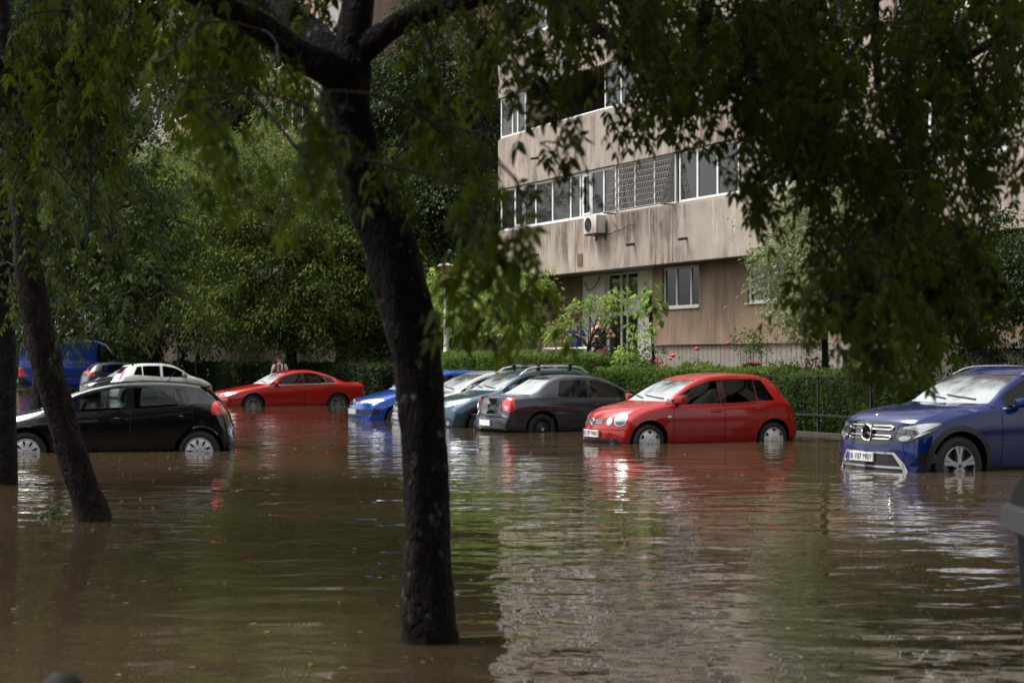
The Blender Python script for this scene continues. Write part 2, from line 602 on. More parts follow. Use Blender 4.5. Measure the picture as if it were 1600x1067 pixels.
def make_wheel(car, x, sg, z, r, style, wd=.2):
    S = car.S
    Mx = Matrix.Translation((x, sg*(S.W/2-.035), z)) @ Matrix.Rotation(R(-90*sg), 4, 'X')
    ri = r*.68
    t = MB()
    t.lathe([(ri-.02, -wd), (ri, -wd+.005), (r*.93, -wd), (r*.99, -wd+.03), (r, -wd+.06), (r, -.06), (r*.985, -.025), (r*.93, -.004), (r*.82, .004), (ri+.008, -.004), (ri-.004, -.012), (ri-.02, -.03)], 40, Mx)
    ty = t.build('wheel', M['rubber'], car.root)
    k = MB()
    def ring(r0, r1, z0, z1, mi): k.lathe([(r0, z0), (r1, z1)], 40, Mx, mi)
    bright = {'cover': M['cover'], 'lobes': M['cover'], 'five': M['alloy'], 'ten': M['alloy'], 'steel': M['steel']}[style]
    k.lathe([(ri-.001, -.05), (ri, -.012), (ri-.008, -.004), (ri-.022, -.012), (ri-.03, -.05), (ri-.035, -.09)], 40, Mx, 0 if style != 'steel' else 1)
    k.lathe([(ri-.034, -.09), (.02, -.085), (0, -.085)], 40, Mx, 1)
    def petal(poly, d0, d1, ang, mi=0):
        k.prism(poly, d0, d1, Mx @ Matrix.Rotation(ang, 4, 'Z'), mi)
    if style in ('cover', 'lobes'):
        k.lathe([(ri-.02, -.02), (ri*.8, -.004), (ri*.5, .006), (ri*.3, .008), (ri*.28, .016), (ri*.1, .018), (0, .018)], 40, Mx, 0)
        n = 9 if style == 'cover' else 6
        for i in range(n):
            if style == 'cover':
                pl = chaikin([(ri*.45, -ri*.045), (ri*.84, -ri*.1), (ri*.84, ri*.1), (ri*.45, ri*.045)], 2)
            else:
                pl = chaikin([(ri*.66, -ri*.06), (ri*.9, -ri*.2), (ri*.9, ri*.2), (ri*.66, ri*.06)], 1)
            petal(pl, -.03, .0085, 2*math.pi*(i+.5)/n, 1)
        for i in range(5):
            an = 2*math.pi*i/5
            k.prism(circ(ri*.2*math.cos(an), ri*.2*math.sin(an), .009, 8), 0, .0195, Mx, 1)
    elif style == 'five':
        for i in range(5):
            an = 2*math.pi*i/5+.32
            petal([(ri*.1, -ri*.13), (ri*.45, -ri*.12), (ri*.93, -ri*.25), (ri*.965, 0), (ri*.93, ri*.25), (ri*.45, ri*.12), (ri*.1, ri*.13)], -.06, -.008, an)
            petal([(ri*.62, -ri*.012), (ri*.93, -ri*.03), (ri*.93, ri*.03), (ri*.62, ri*.012)], -.06, -.005, an, 1)
            k.prism(circ(ri*.24*math.cos(an+.63), ri*.24*math.sin(an+.63), .011, 8), -.05, -.002, Mx, 1)
        k.lathe([(ri*.3, -.03), (ri*.28, -.004), (ri*.14, -.002), (0, .0)], 24, Mx, 0)
        k.prism(circ(0, 0, ri*.11, 16), -.02, .003, Mx, 1)
    elif style == 'ten':
        for i in range(5):
            for e in (-.16, .16):
                an = 2*math.pi*i/5+.3
                Mr = Mx @ Matrix.Rotation(an, 4, 'Z')
                k.prism([(ri*.1, e*ri*.5-ri*.05), (ri*.95, e*ri*1.35-ri*.055), (ri*.95, e*ri*1.35+ri*.055), (ri*.1, e*ri*.5+ri*.05)], -.06, -.008, Mr)
        k.lathe([(ri*.24, -.03), (ri*.22, -.004), (0, 0)], 20, Mx, 0)
    else:
        k.lathe([(ri-.03, -.06), (ri*.75, -.03), (ri*.6, -.035), (ri*.45, -.02), (ri*.2, -.02), (0, -.01)], 32, Mx, 1)
        for i in range(10):
            an = 2*math.pi*i/10
            k.prism(circ(ri*.68*math.cos(an), ri*.68*math.sin(an), ri*.07, 8), -.03, -.026, Mx, 2)
        k.lathe([(ri*.22, -.02), (ri*.2, -.005), (ri*.16, -.008), (0, -.012)], 20, Mx, 3)
    k.build('rim', (bright, M['lamp_dark'] if style in ('five', 'ten') else M['trim'], M['interior'], M['alloy']), ty, ang=30)
    return ty

def arch_lip(r0, r1, cx, cz, a0=-12, a1=192, n=18):
    return [(cx+r1*math.cos(R(a0+(a1-a0)*i/n)), cz+r1*math.sin(R(a0+(a1-a0)*i/n))) for i in range(n+1)] + \
           [(cx+r0*math.cos(R(a1+(a0-a1)*i/n)), cz+r0*math.sin(R(a1+(a0-a1)*i/n))) for i in range(n+1)]

def tune(spec, fext=0.0, zs=1.0):
    """lengthen or shorten the nose and scale heights above the hub line"""
    r = spec['r']
    X = lambda x: x if x < .3 else x+fext
    Z = lambda z: z if z < r else r+(z-r)*zs
    s = dict(spec)
    L, W, H = s['dim']; s['dim'] = (L+fext, W, Z(H))
    s['top'] = [(X(x), Z(z)) for x, z in s['top']]; s['belt'] = [(X(x), Z(z)) for x, z in s['belt']]
    for k in ('cowl', 'ws_top', 'roof_end', 'xf', 'xr'): s[k] = X(s[k])
    s['wins'] = [tuple(None if q is None else X(q) for q in w_) for w_ in s['wins']]
    for k in ('rear_glass', 'cav'):
        if k in s: s[k] = tuple(X(q) for q in s[k])
    s['mirror'] = (X(s['mirror'][0]), Z(s['mirror'][1]))
    s['doors'] = [{'poly': [(X(x), Z(z)) for x, z in d['poly']], 'handle': (X(d['handle'][0]), Z(d['handle'][1]))} for d in s.get('doors', [])]
    pp = []
    for nm, poly, a, *rest in s.get('patches', []):
        arch = nm == 'wheel_arch_trim'
        pp.append((nm, [((X(x) if a == 90 and not arch else x+(fext if arch else 0)), (z if arch else Z(z))) for x, z in poly], a, *rest))
    s['patches'] = pp
    return s

def build_car(name, label, spec, loc, rz, group=None):
    L, W, H = spec['dim']
    hw = W/2
    cx, wx0, wx1 = spec['cowl'], spec['ws_top'], spec['roof_end']
    rw = spec.get('roofw', hw-.235)
    plan = spec.get('plan') or [(0, hw*.86), (.04, hw*.9), (.15, hw*.945), (.4, hw*.975), (.9, hw*1.0), (L*.5, hw*1.0), (L-.7, hw*.99), (L-.3, hw*.965), (L-.1, hw*.93), (L-.02, hw*.89), (L, hw*.86)]
    roofw = spec.get('roofplan') or [(0, hw*.66), (.1, hw*.76), (.5, hw*.84), (cx, hw*.875), (wx0, rw+.02), (wx1-.5, rw-.005), (wx1, rw-.04), (min(L-.12, wx1+.45), spec.get('rear_w', hw*.80)), (L, hw*.74)]
    bot = spec.get('bot') or [(0, .29), (.04, .23), (.12, .20), (.4, .18), (L-.4, .19), (L-.12, .22), (L-.03, .28), (L, .33)]
    S = CarShape(L, W, H, spec['top'], spec['belt'], bot, plan, roofw, spec.get('bowf', .17), spec.get('bowr', .12), spec.get('crown', .06))
    c = Car(name, label, S, loc, rz, spec['paint'], group)
    up = lambda x: S.top(x)-S.cr(x)-spec.get('wintop', .045)
    dn = lambda x: S.belt(x)+.02
    c.wins = []
    for (b0, t0, b1, t1) in spec['wins']:
        pts = [(b0+(b1-b0)*i/8, dn(b0+(b1-b0)*i/8)) for i in range(9)]
        q = []
        if t0 is None:
            t0 = b0
            while up(t0) < dn(b0)+.015 and t0 < b1: t0 += .01
        for i in range(11):
            x = t1+(t0-t1)*i/10
            q.append((x, max(up(x), dn(b0)+.012)))
        c.wins.append(pts+q)
    c.ends = []
    def endwin(xa, xb, ins):
        l = []
        for i in range(9):
            x = xa+(xb-xa)*i/8
            l.append((S.roofw(x)-ins, S.top(x)-S.cr(x)*.55))
        return [(-y, z) for y, z in l[::-1]] + l
    fw = spec.get('front_glass', (cx+.07, wx0-.04))
    rg = spec.get('rear_glass')
    c.ends.append((endwin(fw[0], fw[1], .06), fw[0]-.45, fw[1]+.12))
    if rg: c.ends.append((endwin(rg[1], rg[0], .07), rg[0]-.12, rg[1]+.3))
    c.cav = spec.get('cav', (cx+.1, (rg[1] if rg else wx1+.2)-.02))
    c.floor = spec.get('floor', .45)
    r = spec['r']; ra = spec.get('ra', r*1.17)
    xf, xr = spec['xf'], spec['xr']
    c.carve([(xf, r+.012, ra), (xr, r+.012, ra)])
    # glazing
    gm = spec.get('glass', M['glass'])
    for i, poly in enumerate(c.wins):
        c.patch('side_window', poly, 90, gm if i == 0 else spec.get('glass_rear', gm), -.008, .004, True, res=.09)
    D0 = [(-y, z) for y, z in c.ends[0][0]]
    c.patch('windscreen', D0, 0, spec.get('glass_front', M['glass_glare']), -.006, .004, False, res=.08)
    if rg: c.patch('rear_window', c.ends[1][0], 180, spec.get('glass_back', gm), -.006, .004, False, res=.08)
    # black pillar trims between side windows
    for i in range(len(c.wins)-1):
        b1, t1 = spec['wins'][i][2:4]; b0, t0 = spec['wins'][i+1][0:2]
        if 0 < b0-b1 < .2 and spec.get('pillars', True):
            c.patch('pillar_trim', [(b1+.006, dn(b1)), (b0-.006, dn(b0)), ((t0 or b0)-.006, up(t0 or b0)), (t1+.006, up(t1))], 90, M['gloss_black'], .002, .008, True, res=.1)
    # doors
    for dr in spec.get('doors', []):
        poly = dr['poly']
        cxm = sum(p[0] for p in poly)/len(poly); czm = sum(p[1] for p in poly)/len(poly)
        seam = []
        for x, z in poly:
            dx, dz = x-cxm, z-czm; l = math.hypot(dx, dz)
            seam.append((x+dx/l*.011, z+dz/l*.011))
        ds = c.patch('door', poly, 90, spec['paint'], .0035, .006, True, res=.06)
        c.patch('door_seam', seam, 90, M['seam'], .0012, .004, True, parent=ds, res=.06)
        hx, hz = dr['handle']
        for o, sg in zip(ds, (1, -1)):
            p, n = c.hit(90, hx, hz)
            mb = MB(); yy = p.y
            mb.box((hx-.1, yy-.03, hz-.014), (hx+.1, yy-.012, hz+.014), 0, .006)
            mb.box((hx-.1, yy-.02, hz-.012), (hx-.07, yy+.03, hz+.012), 0)
            mb.box((hx+.07, yy-.02, hz-.012), (hx+.1, yy+.03, hz+.012), 0)
            mb.ball((hx-.01, yy+.0, hz-.004), (.06, .008, .03), 10, 6, 1)
            mb.v = [(x, y*sg, z) for x, y, z in mb.v]
            if sg < 0: mb.f = [f[::-1] for f in mb.f]
            mb.build('handle', (spec.get('handle_mat', spec['paint']), M['trim']), o)
    for nm, poly, a, mat, off, th, both, rnd in spec.get('patches', []):
        lit = 'light' in nm
        c.patch(nm, poly, a, M[mat] if isinstance(mat, str) else mat, off+(.004 if lit else 0), th+(.004 if lit else 0), both, rnd, .026 if lit else .045)
    # wheels
    for x in (xf, xr):
        for sg in (-1, 1):
            make_wheel(c, x, sg, r, r, spec['wheel'])
    # mirrors
    mx, mz = spec['mirror']
    for sg in (-1, 1):
        mb = MB()
        p, n = c.hit(90, mx, mz-.06)
        y = abs(p.y)
        q = MB().box((mx-.085, y+.03, mz-.045), (mx+.04, y+.225, mz+.085), 0, .035); q.v = [(x+(.05 if yy > y+.12 else 0)*0+(yy-y-.03)*.25, sg*yy, z-(0.02 if yy < y+.08 else 0)) for x, yy, z in q.v]
        mb.add(q.v, q.f if sg > 0 else [f[::-1] for f in q.f])
        mb.tube([(mx-.02, sg*(y-.03), mz-.05), (mx, sg*(y+.1), mz-.02)], [.035, .03], 8, 1)
        mb.box((mx+.066, min(sg*(y+.06), sg*(y+.2)), mz-.025), (mx+.083, max(sg*(y+.06), sg*(y+.2)), mz+.065), 2)
        mb.build('mirror', (spec.get('mirror_mat', spec['paint']), M['trim'], M['chrome']), c.root)
    # interior
    sx = spec.get('seat_x', wx0+.35)
    zf = c.floor
    for y in (-.36, .36):
        mb = MB()
        mb.box((sx-.42, y-.24, zf), (sx+.1, y+.24, zf+.16), 0, .04)
        Mq = Matrix.Translation((sx, y, zf+.1)) @ Matrix.Rotation(R(12), 4, 'Y')
        q = MB().box((-.06, -.23, 0), (.06, .23, .56), 0, .05); mb.add([Mq @ Vector(v) for v in q.v], q.f)
        q = MB().box((-.04, -.13, .6), (.05, .13, .78), 0, .04); mb.add([Mq @ Vector(v) for v in q.v], q.f)
        mb.build('seat', M['seat'], c.root)
    mb = MB().box((sx+.45, -.6, zf), (sx+.95, .6, zf+.18), 0, .04).box((sx+.88, -.58, zf+.1), (sx+1.0, .58, zf+.6), 0, .05)
    if sx+1.0 < wx1+.1: mb.build('rear_seat', M['seat'], c.root)
    cz = S.top(cx)
    MB().box((cx+.16, -.6, zf), (cx+.5, .6, cz-.09), 0, .04).build('dashboard', M['interior'], c.root)
    mb = MB()
    sw = Vector((cx+.62, -.36, cz-.06))
    pts = [sw + Vector((math.sin(.45)*math.sin(t)*.18, math.cos(t)*.18, math.cos(.45)*math.sin(t)*.18)) for t in np.linspace(0, 2*math.pi, 17)]
    mb.tube(pts, .014, 6, cap=False); mb.tube([sw, sw+Vector((-.2, 0, -.1))], .03, 6)
    mb.build('steering_wheel', M['interior'], c.root)
    # wipers
    mb = MB()
    for h0, h1 in ((.55, -.05), (0.02, -.52)):
        pts = []
        for i in range(6):
            t = i/5
            p, n = c.hit(0, h0+(h1-h0)*t, S.top(cx+.07)+.01+.05*t)
            if p: pts.append(p+n*.015)
        if len(pts) > 2: mb.tube(pts, .009, 5)
    if mb.v: mb.build('wiper', M['trim'], c.root)
    return c

def place(px, Y, z, local, theta):
    """location of the car's origin so that the local point lands on the sight line px at distance Y"""
    w_ = Vector(((px-800)/FOC*Y, Y, z))
    l = Matrix.Rotation(theta, 3, 'Z') @ Vector(local)
    return w_ - l

ROW = R(25.2)
PAINT = {
 'black': paint('black paint', (0.004, 0.004, 0.006), .1, .3),
 'red': paint('red paint', (0.31, 0.010, 0.009), .05, .35),
 'red2': paint('deep red paint', (0.36, 0.010, 0.009), .1),
 'blue': paint('bright blue paint', (0.012, 0.075, 0.42), .3),
 'navy': paint('metallic blue paint', (0.0015, 0.010, 0.085), .1, .3),
 'silver': paint('silver paint', (0.46, 0.47, 0.48), .6),
 'teal': paint('teal paint', (0.038, 0.078, 0.110), .35),
 'grey': paint('dark grey paint', (0.034, 0.036, 0.050), .3),
 'white': paint('white paint', (0.86, 0.87, 0.86), 0),
 'darkblue': paint('dark blue paint', (0.012, 0.016, 0.075), .3),
 'midgrey': paint('graphite paint', (0.06, 0.06, 0.066), .5),
 'vanblue': paint('van blue paint', (0.012, 0.045, 0.30), 0, .4),
}
DOORS = lambda x0, x1, x2, x3, z0, zb, xr, ra, hz: [
    {'poly': [(x0, z0+.05), (x0+.03, z0), (x1, z0), (x1, zb(x1)), (x0+.02, zb(x0)), (x0, zb(x0)-.1)], 'handle': (x1-.17, hz)},
    {'poly': [(x1+.016, z0), (x2, z0), (xr-ra*.92, z0+.14), (xr-ra*.62, z0+.34), (x3, zb(x3)-.22), (x3, zb(x3)), (x1+.016, zb(x1))], 'handle': (x3-.15, hz+.03)}]

# --- black five-door hatchback on the left
bl = lambda x: .905+.055*(x-1.1)
K = dict(dim=(3.945, 1.72, 1.455), paint=PAINT['black'], cowl=.98, ws_top=1.92, roof_end=3.42, xf=.83, xr=3.40, r=.312, ra=.375,
  top=[(0,.46),(.02,.6),(.06,.70),(.15,.785),(.4,.88),(.8,.965),(.98,1.01),(1.25,1.15),(1.6,1.31),(1.92,1.40),(2.2,1.443),(2.6,1.455),(3.0,1.44),(3.42,1.385),(3.54,1.31),(3.70,1.16),(3.80,1.02),(3.87,.88),(3.92,.68),(3.945,.5)],
  belt=[(0,.6),(.5,.78),(.98,.875),(1.5,.91),(2.4,.965),(3.1,1.03),(3.5,1.08),(3.94,1.0)],
  wins=[(1.12,None,2.30,2.30),(2.42,2.42,3.08,2.98),(3.12,3.03,3.26,3.2)], rear_glass=(3.5,3.74), glass_rear=M['glass'],
  mirror=(1.30,1.02), wheel='cover', handle_mat=PAINT['black'], mirror_mat=PAINT['black'])
K['doors'] = DOORS(1.22, 2.36, 2.9, 3.3, .30, lambda x: bl(x)-.0+.02, 3.40, .40, .84)
K['patches'] = [
 ('tail_light', [(3.57,.90),(3.70,.905),(3.82,.92),(3.82,1.07),(3.72,1.125),(3.60,1.115)], 90, 'red_lens', .004, .012, True, 1),
 ('tail_light_lens', [(3.68,1.06),(3.80,1.03),(3.80,1.08),(3.72,1.11)], 90, 'lamp', .009, .012, True, 1),
 ('headlight', [(.12,.70),(.34,.78),(.62,.86),(.55,.78),(.3,.68),(.13,.64)], 60, 'lamp', .004, .012, True, 1),
 ('rear_bumper_trim', [(-.7,.34),(.7,.34),(.66,.46),(-.66,.46)], 180, 'trim', .004, .01, False, 0),
 ('grille', [(-.45,.62),(.45,.62),(.4,.7),(-.4,.7)], 0, 'gloss_black', .004, .01, False, 0),
 ('sill_trim', [(1.2,.235),(2.96,.235),(2.96,.285),(1.2,.285)], 90, 'trim', .006, .01, True, 0)]
c = build_car('hatchback', 'black five-door hatchback with silver wheel covers behind the leaning trunk on the left', tune(K, 0, .94), place(311, 26.1, -.312, (3.40, -.84, 0), R(9)), R(9))
mb = MB()
S = c.S
for sg in (-1, 1):
    pts = [(x, sg*(S.roofw(x)-.02), S.top(x)-S.cr(x)*.5+.012) for x in np.linspace(1.95, 3.35, 12)]
mb.box((3.40, -.52, S.top(3.42)-.045), (3.56, .52, S.top(3.42)-.02), 0, .01)
mb.build('spoiler', PAINT['black'], c.root)
MB().tube([(2.9, 0, S.top(2.9)), (3.02, 0, S.top(2.9)+.16)], [.008, .003], 6).build('antenna', M['trim'], c.root)
KIA = c

# --- red hatchback in the middle
pb = lambda x: .912+.018*(x-1.1)
PO = dict(dim=(3.90, 1.65, 1.465), paint=PAINT['red'], cowl=1.02, ws_top=1.86, roof_end=3.32, xf=.80, xr=3.26, r=.292, ra=.345,
  top=[(0,.44),(.02,.52),(.05,.60),(.09,.70),(.16,.775),(.4,.855),(.8,.935),(1.02,.975),(1.3,1.125),(1.6,1.275),(1.86,1.378),(2.1,1.435),(2.5,1.463),(2.9,1.455),(3.32,1.395),(3.47,1.30),(3.66,1.06),(3.76,.93),(3.84,.8),(3.885,.62),(3.90,.47)],
  belt=[(0,.6),(.5,.80),(1.02,.895),(2.3,.915),(3.3,.955),(3.9,.9)],
  wins=[(1.26,None,2.19,2.19),(2.30,2.30,2.93,2.93),(2.955,2.955,3.30,3.12)], rear_glass=(3.37,3.62), glass=M['glass_dark'], glass_front=M['glass_glare'],
  mirror=(1.34,1.0), wheel='lobes', bowf=.36, bowr=.16)
PO['doors'] = DOORS(1.25, 2.245, 2.72, 3.12, .27, lambda x: pb(x)-.0, 3.26, .37, .80)
PO['patches'] = [
 ('headlight', circ(.64,.665,.12,22,.118), 24, 'lamp', .005, .014, True, 0),
 ('headlight_base', [(.64+.1*math.cos(t),.665+.105*math.sin(t)) for t in np.linspace(math.pi*1.1, math.pi*1.9, 10)], 24, 'lamp_dark', .0065, .008, True, 0),
 ('fog_light', circ(.43,.635,.062,18,.07), 16, 'lamp', .005, .014, True, 0),
 ('grille', [(-.27,.575),(.27,.575),(.30,.675),(-.30,.675)], 0, 'gloss_black', .003, .012, False, 0),
 ('lower_grille', [(-.62,.245),(.62,.245),(.62,.345),(-.62,.335)], 0, 'trim', .003, .012, False, 0),
 ('spot_lamp', circ(.5,.285,.038,14), 6, 'lamp', .007, .012, True, 0),
 ('bumper_seam', [(-.60,.488),(.78,.488),(.78,.497),(-.60,.497)], 10, 'seam', .002, .004, False, 0),
 ('rubbing_strip', [(1.27,.47),(2.235,.475),(2.235,.505),(1.27,.5)], 90, PAINT['red'], .012, .014, True, 0),
 ('rubbing_strip', [(2.27,.475),(2.85,.48),(2.87,.51),(2.27,.505)], 90, PAINT['red'], .012, .014, True, 0),
 ('side_indicator', [(1.12,.70),(1.2,.70),(1.2,.73),(1.12,.73)], 90, 'lamp', .006, .008, True, 1),
 ('tail_light', [(3.62,.74),(3.74,.74),(3.70,.98),(3.60,1.02)], 110, 'red_lens', .004, .012, True, 1),
 ('fuel_flap', circ(3.42,.79,.08,20), 90, PAINT['red'], .002, .005, False, 0),
 ('mirror_triangle', [(1.13,.93),(1.25,.93),(1.25,1.02)], 90, 'trim', .004, .008, True, 0)]
c = build_car('hatchback', 'red five-door hatchback with round headlights parked nose out beside the hedge', tune(PO, -.10, .97), place(1017, 28.4, -.255, (.70, -.82, 0), ROW), ROW)
POLO = c
S = c.S
for z in (.585, .61, .635):
    pts = []
    for h in np.linspace(-.27, .27, 13):
        p, n = c.hit(0, h, z); pts.append(p+n*.006)
    MB().tube(pts, .006, 5).build('grille_bar', M['alloy'], c.root)
Mx = c.front_matrix(0, 0, .615, .02)
mb = MB()
mb.lathe([(.062, -.02), (.062, .004), (.056, .008), (.05, .004), (.05, -.01), (0, -.01)], 28, Mx)
def stroke(mb, a, b, w, Mx, d0=-.005, d1=.006):
    a, b = Vector(a), Vector(b); t = (b-a).normalized(); n = Vector((-t.y, t.x))*w/2
    mb.prism([tuple(a-n), tuple(b-n), tuple(b+n), tuple(a+n)], d0, d1, Mx)
stroke(mb, (-.022, .046), (0, .008), .009, Mx); stroke(mb, (.022, .046), (0, .008), .009, Mx)
stroke(mb, (-.045, .02), (-.02, -.042), .009, Mx); stroke(mb, (-.02, -.042), (0, -.004), .009, Mx)
stroke(mb, (0, -.004), (.02, -.042), .009, Mx); stroke(mb, (.02, -.042), (.045, .02), .009, Mx)
mb.build('emblem', M['chrome'], c.root, smooth=False)
c.plate(0, 0.02, .418, 'B 297 MAU', .52, .115, .02)

# --- dark blue SUV on the right
gb = lambda x: 1.10+.02*(x-1.2)
G = dict(dim=(4.66, 1.89, 1.64), paint=PAINT['navy'], cowl=1.28, ws_top=2.12, roof_end=4.05, xf=.86, xr=3.73, r=.372, ra=.43,
  top=[(0,.55),(.015,.68),(.04,.82),(.08,.94),(.16,1.0),(.5,1.065),(1.0,1.125),(1.28,1.16),(1.6,1.34),(1.9,1.49),(2.12,1.572),(2.45,1.63),(2.9,1.64),(3.6,1.605),(4.05,1.53),(4.25,1.40),(4.42,1.15),(4.55,1.0),(4.63,.8),(4.66,.55)],
  belt=[(0,.7),(.3,.88),(1.28,1.075),(2.5,1.10),(3.8,1.14),(4.66,1.0)],
  wins=[(1.62,None,2.58,2.58),(2.68,2.68,3.42,3.4),(3.47,3.45,3.95,3.7)], rear_glass=(4.1,4.38),
  mirror=(1.80,1.16), glass_front=M['glass_glare_tall'], wheel='five', bowf=.24, roofw=.655,
  bot=[(0,.25),(.03,.2),(.12,.18),(.4,.2),(4.2,.22),(4.5,.28),(4.55,.40)])
G['doors'] = DOORS(1.52, 2.63, 3.1, 3.55, .36, lambda x: gb(x)-.02, 3.73, .46, .97)
ar = .43
G['patches'] = [
 ('wheel_arch_trim', arch_lip(.425, .495, .86, .384), 90, 'trim', .008, .02, True, 0),
 ('wheel_arch_trim', arch_lip(.425, .495, 3.73, .384), 90, 'trim', .008, .02, True, 0),
 ('sill_trim', [(1.35,.25),(3.25,.25),(3.25,.36),(1.35,.36)], 90, 'trim', .008, .015, True, 0),
 ('grille', [(-.46,.69),(-.30,.62),(.30,.62),(.46,.69),(.50,.88),(.46,.93),(-.46,.93),(-.50,.88)], 0, 'gloss_black', .004, .016, False, 1),
 ('headlight', [(.46,.72),(.54,.67),(.72,.70),(.92,.80),(1.03,.915),(.95,.925),(.70,.90),(.49,.85)], 30, 'lamp_dark', .006, .014, True, 1),
 ('headlight_lens', [(.50,.725),(.55,.68),(.66,.70),(.70,.745),(.60,.76)], 30, 'lamp', .013, .014, True, 2),
 ('headlight_strip', [(.52,.845),(.70,.885),(.86,.905),(1.0,.915),(.96,.875),(.86,.82),(.78,.77),(.74,.83)], 30, 'lamp', .012, .014, True, 1),
 ('headlight_strip', [(.72,.72),(.84,.765),(.92,.82),(.86,.81),(.74,.75)], 30, 'alloy', .012, .014, True, 1),
 ('air_intake', [(.74,.46),(.84,.40),(.98,.42),(1.0,.48),(.95,.54),(.80,.53)], 32, 'gloss_black', .004, .012, True, 1),
 ('lower_grille', [(-.58,.30),(.58,.30),(.46,.50),(-.46,.50)], 0, 'gloss_black', .003, .012, False, 0),
 ('skid_plate', [(-.46,.515),(.46,.515),(.585,.36),(.63,.27),(.70,.27),(.635,.40),(.49,.54),(-.49,.54),(-.635,.40),(-.70,.27),(-.63,.27),(-.585,.36)], 0, 'chrome', .016, .02, False, 0),
 ('skid_bar', [(-.60,.335),(.60,.335),(.60,.362),(-.60,.362)], 0, 'chrome', .014, .018, False, 0),
 ('window_chrome', [(1.56,1.085),(2.6,1.105),(2.6,1.122),(1.56,1.102)], 90, 'chrome', .006, .01, True, 0),
 ('tail_light', [(4.3,.95),(4.5,.95),(4.5,1.1),(4.3,1.12)], 115, 'red_lens', .004, .012, True, 1)]
c = build_car('suv', 'dark blue metallic SUV with large star in the grille and chrome lower bumper', tune(G, -.11, .985), place(1502, 21.35, -.302, (.75, -.93, 0), ROW), ROW)
GLC = c
mb = MB()
Mx = c.front_matrix(0, 0, .775, .035)
mb.lathe([(.108, -.03), (.112, .0), (.104, .013), (.091, .007), (.088, -.012)], 36, Mx, 0)
mb.lathe([(.09, -.01), (0, -.008)], 36, Mx, 1)
for i in range(3):
    an = math.pi/2 + i*2*math.pi/3
    Mr = Mx @ Matrix.Rotation(an, 4, 'Z')
    mb.prism([(0, -.017), (.093, -.003), (.093, .003), (0, .017)], -.008, .006, Mr, 0)
mb.build('emblem', (M['chrome'], M['gloss_black']), c.root, smooth=False)
for z, wz in ((.84, .44), (.72, .42)):
    for sg in (-1, 1):
        lo, hi = [], []
        for h in np.linspace(.09, wz, 9):
            for L_, dz in ((lo, -.022), (hi, .022)):
                p, n = c.hit(0, sg*h, z+dz*(1 if h < wz-.02 else .4)); L_.append(p+Vector((-.016, 0, 0)))
        MB().tube(lo+hi[::-1], .011, 6).build('grille_bar', M['chrome'], c.root)
Mh = c.front_matrix(0, 0, .985, 0)
MB().ball(tuple(Mh.translation+Vector((.03, 0, .012))), (.03, .022, .012), 10, 6).build('bonnet_badge', M['chrome'], c.root)
c.plate(0, -.10, .465, 'B 107 MBY', .52, .112, .035)
S = c.S
for sg in (-1, 1):
    MB().tube([(x, sg*(S.roofw(x)-.01), S.top(x)-S.cr(x)*.55+.03*min(1, (x-1.95)*6, (3.95-x)*6)) for x in np.linspace(1.95, 3.95, 24)], .014, 6).build('roof_rail', M['chrome'], c.root)
MB().tube([(1.62, -.905, 1.10), (1.86, -.80, 1.30), (2.1, -.71, 1.46)], .010, 6)

# --- red four-door coupe on the far side
cb = lambda x: .935+.02*(x-1.2)
C4 = dict(dim=(4.63, 1.777, 1.432), paint=PAINT['red2'], cowl=1.22, ws_top=2.02, roof_end=3.1, xf=.88, xr=3.58, r=.325, ra=.375,
  top=[(0,.48),(.02,.58),(.06,.68),(.12,.74),(.4,.83),(.8,.905),(1.22,.985),(1.5,1.14),(1.75,1.27),(2.02,1.365),(2.35,1.425),(2.6,1.432),(2.9,1.405),(3.2,1.335),(3.5,1.235),(3.8,1.10),(3.98,1.035),(4.2,1.01),(4.45,1.0),(4.55,.95),(4.59,.8),(4.62,.62),(4.63,.5)],
  belt=[(0,.6),(.4,.78),(1.22,.915),(2.5,.955),(3.6,1.0),(4.0,.96),(4.63,.9)],
  wins=[(1.42,None,2.45,2.42),(2.53,2.50,3.18,3.12),(3.21,3.15,3.52,3.42)], rear_glass=(3.16,3.86), glass=M['glass_dark'], glass_front=M['glass_glare'], cav=(1.34,3.7),
  mirror=(1.62,1.03), wheel='ten', bowf=.26, bowr=.18, rear_w=.66)
C4['doors'] = DOORS(1.38, 2.48, 2.95, 3.42, .30, lambda x: cb(x)-.01, 3.58, .41, .86)
C4['patches'] = [
 ('window_chrome', [(1.5,.945),(3.5,.99),(3.5,1.006),(1.5,.96)], 90, 'chrome', .006, .01, True, 0),
 ('headlight', [(.42,.60),(.66,.60),(.92,.66),(1.02,.735),(.7,.725),(.46,.68)], 30, 'lamp', .006, .012, True, 1),
 ('headlight_rim', [(.46,.62),(.66,.62),(.78,.66),(.56,.665)], 30, 'lamp_dark', .010, .01, True, 1),
 ('grille', [(-.42,.58),(.42,.58),(.46,.70),(-.46,.70)], 0, 'gloss_black', .004, .014, False, 1),
 ('lower_grille', [(-.62,.34),(.62,.34),(.55,.46),(-.55,.46)], 0, 'gloss_black', .004, .014, False, 0),
 ('air_intake', [(.55,.36),(.85,.36),(.8,.48),(.62,.5)], 28, 'gloss_black', .004, .012, True, 1),
 ('tail_light', [(4.2,.84),(4.42,.80),(4.44,.9),(4.25,.95)], 118, 'red_lens', .004, .012, True, 1)]
c = build_car('coupe', 'red four-door coupe standing apart in the water near the dark garden wall', tune(C4, .14, .975), place(396, 51.4, -.305, (1.02, -.86, 0), ROW), ROW)
Mx = c.front_matrix(0, 0, .62, .02)
mb = MB(); mb.lathe([(.085, -.01), (.09, .005), (.08, .01), (.072, 0)], 24, Mx)
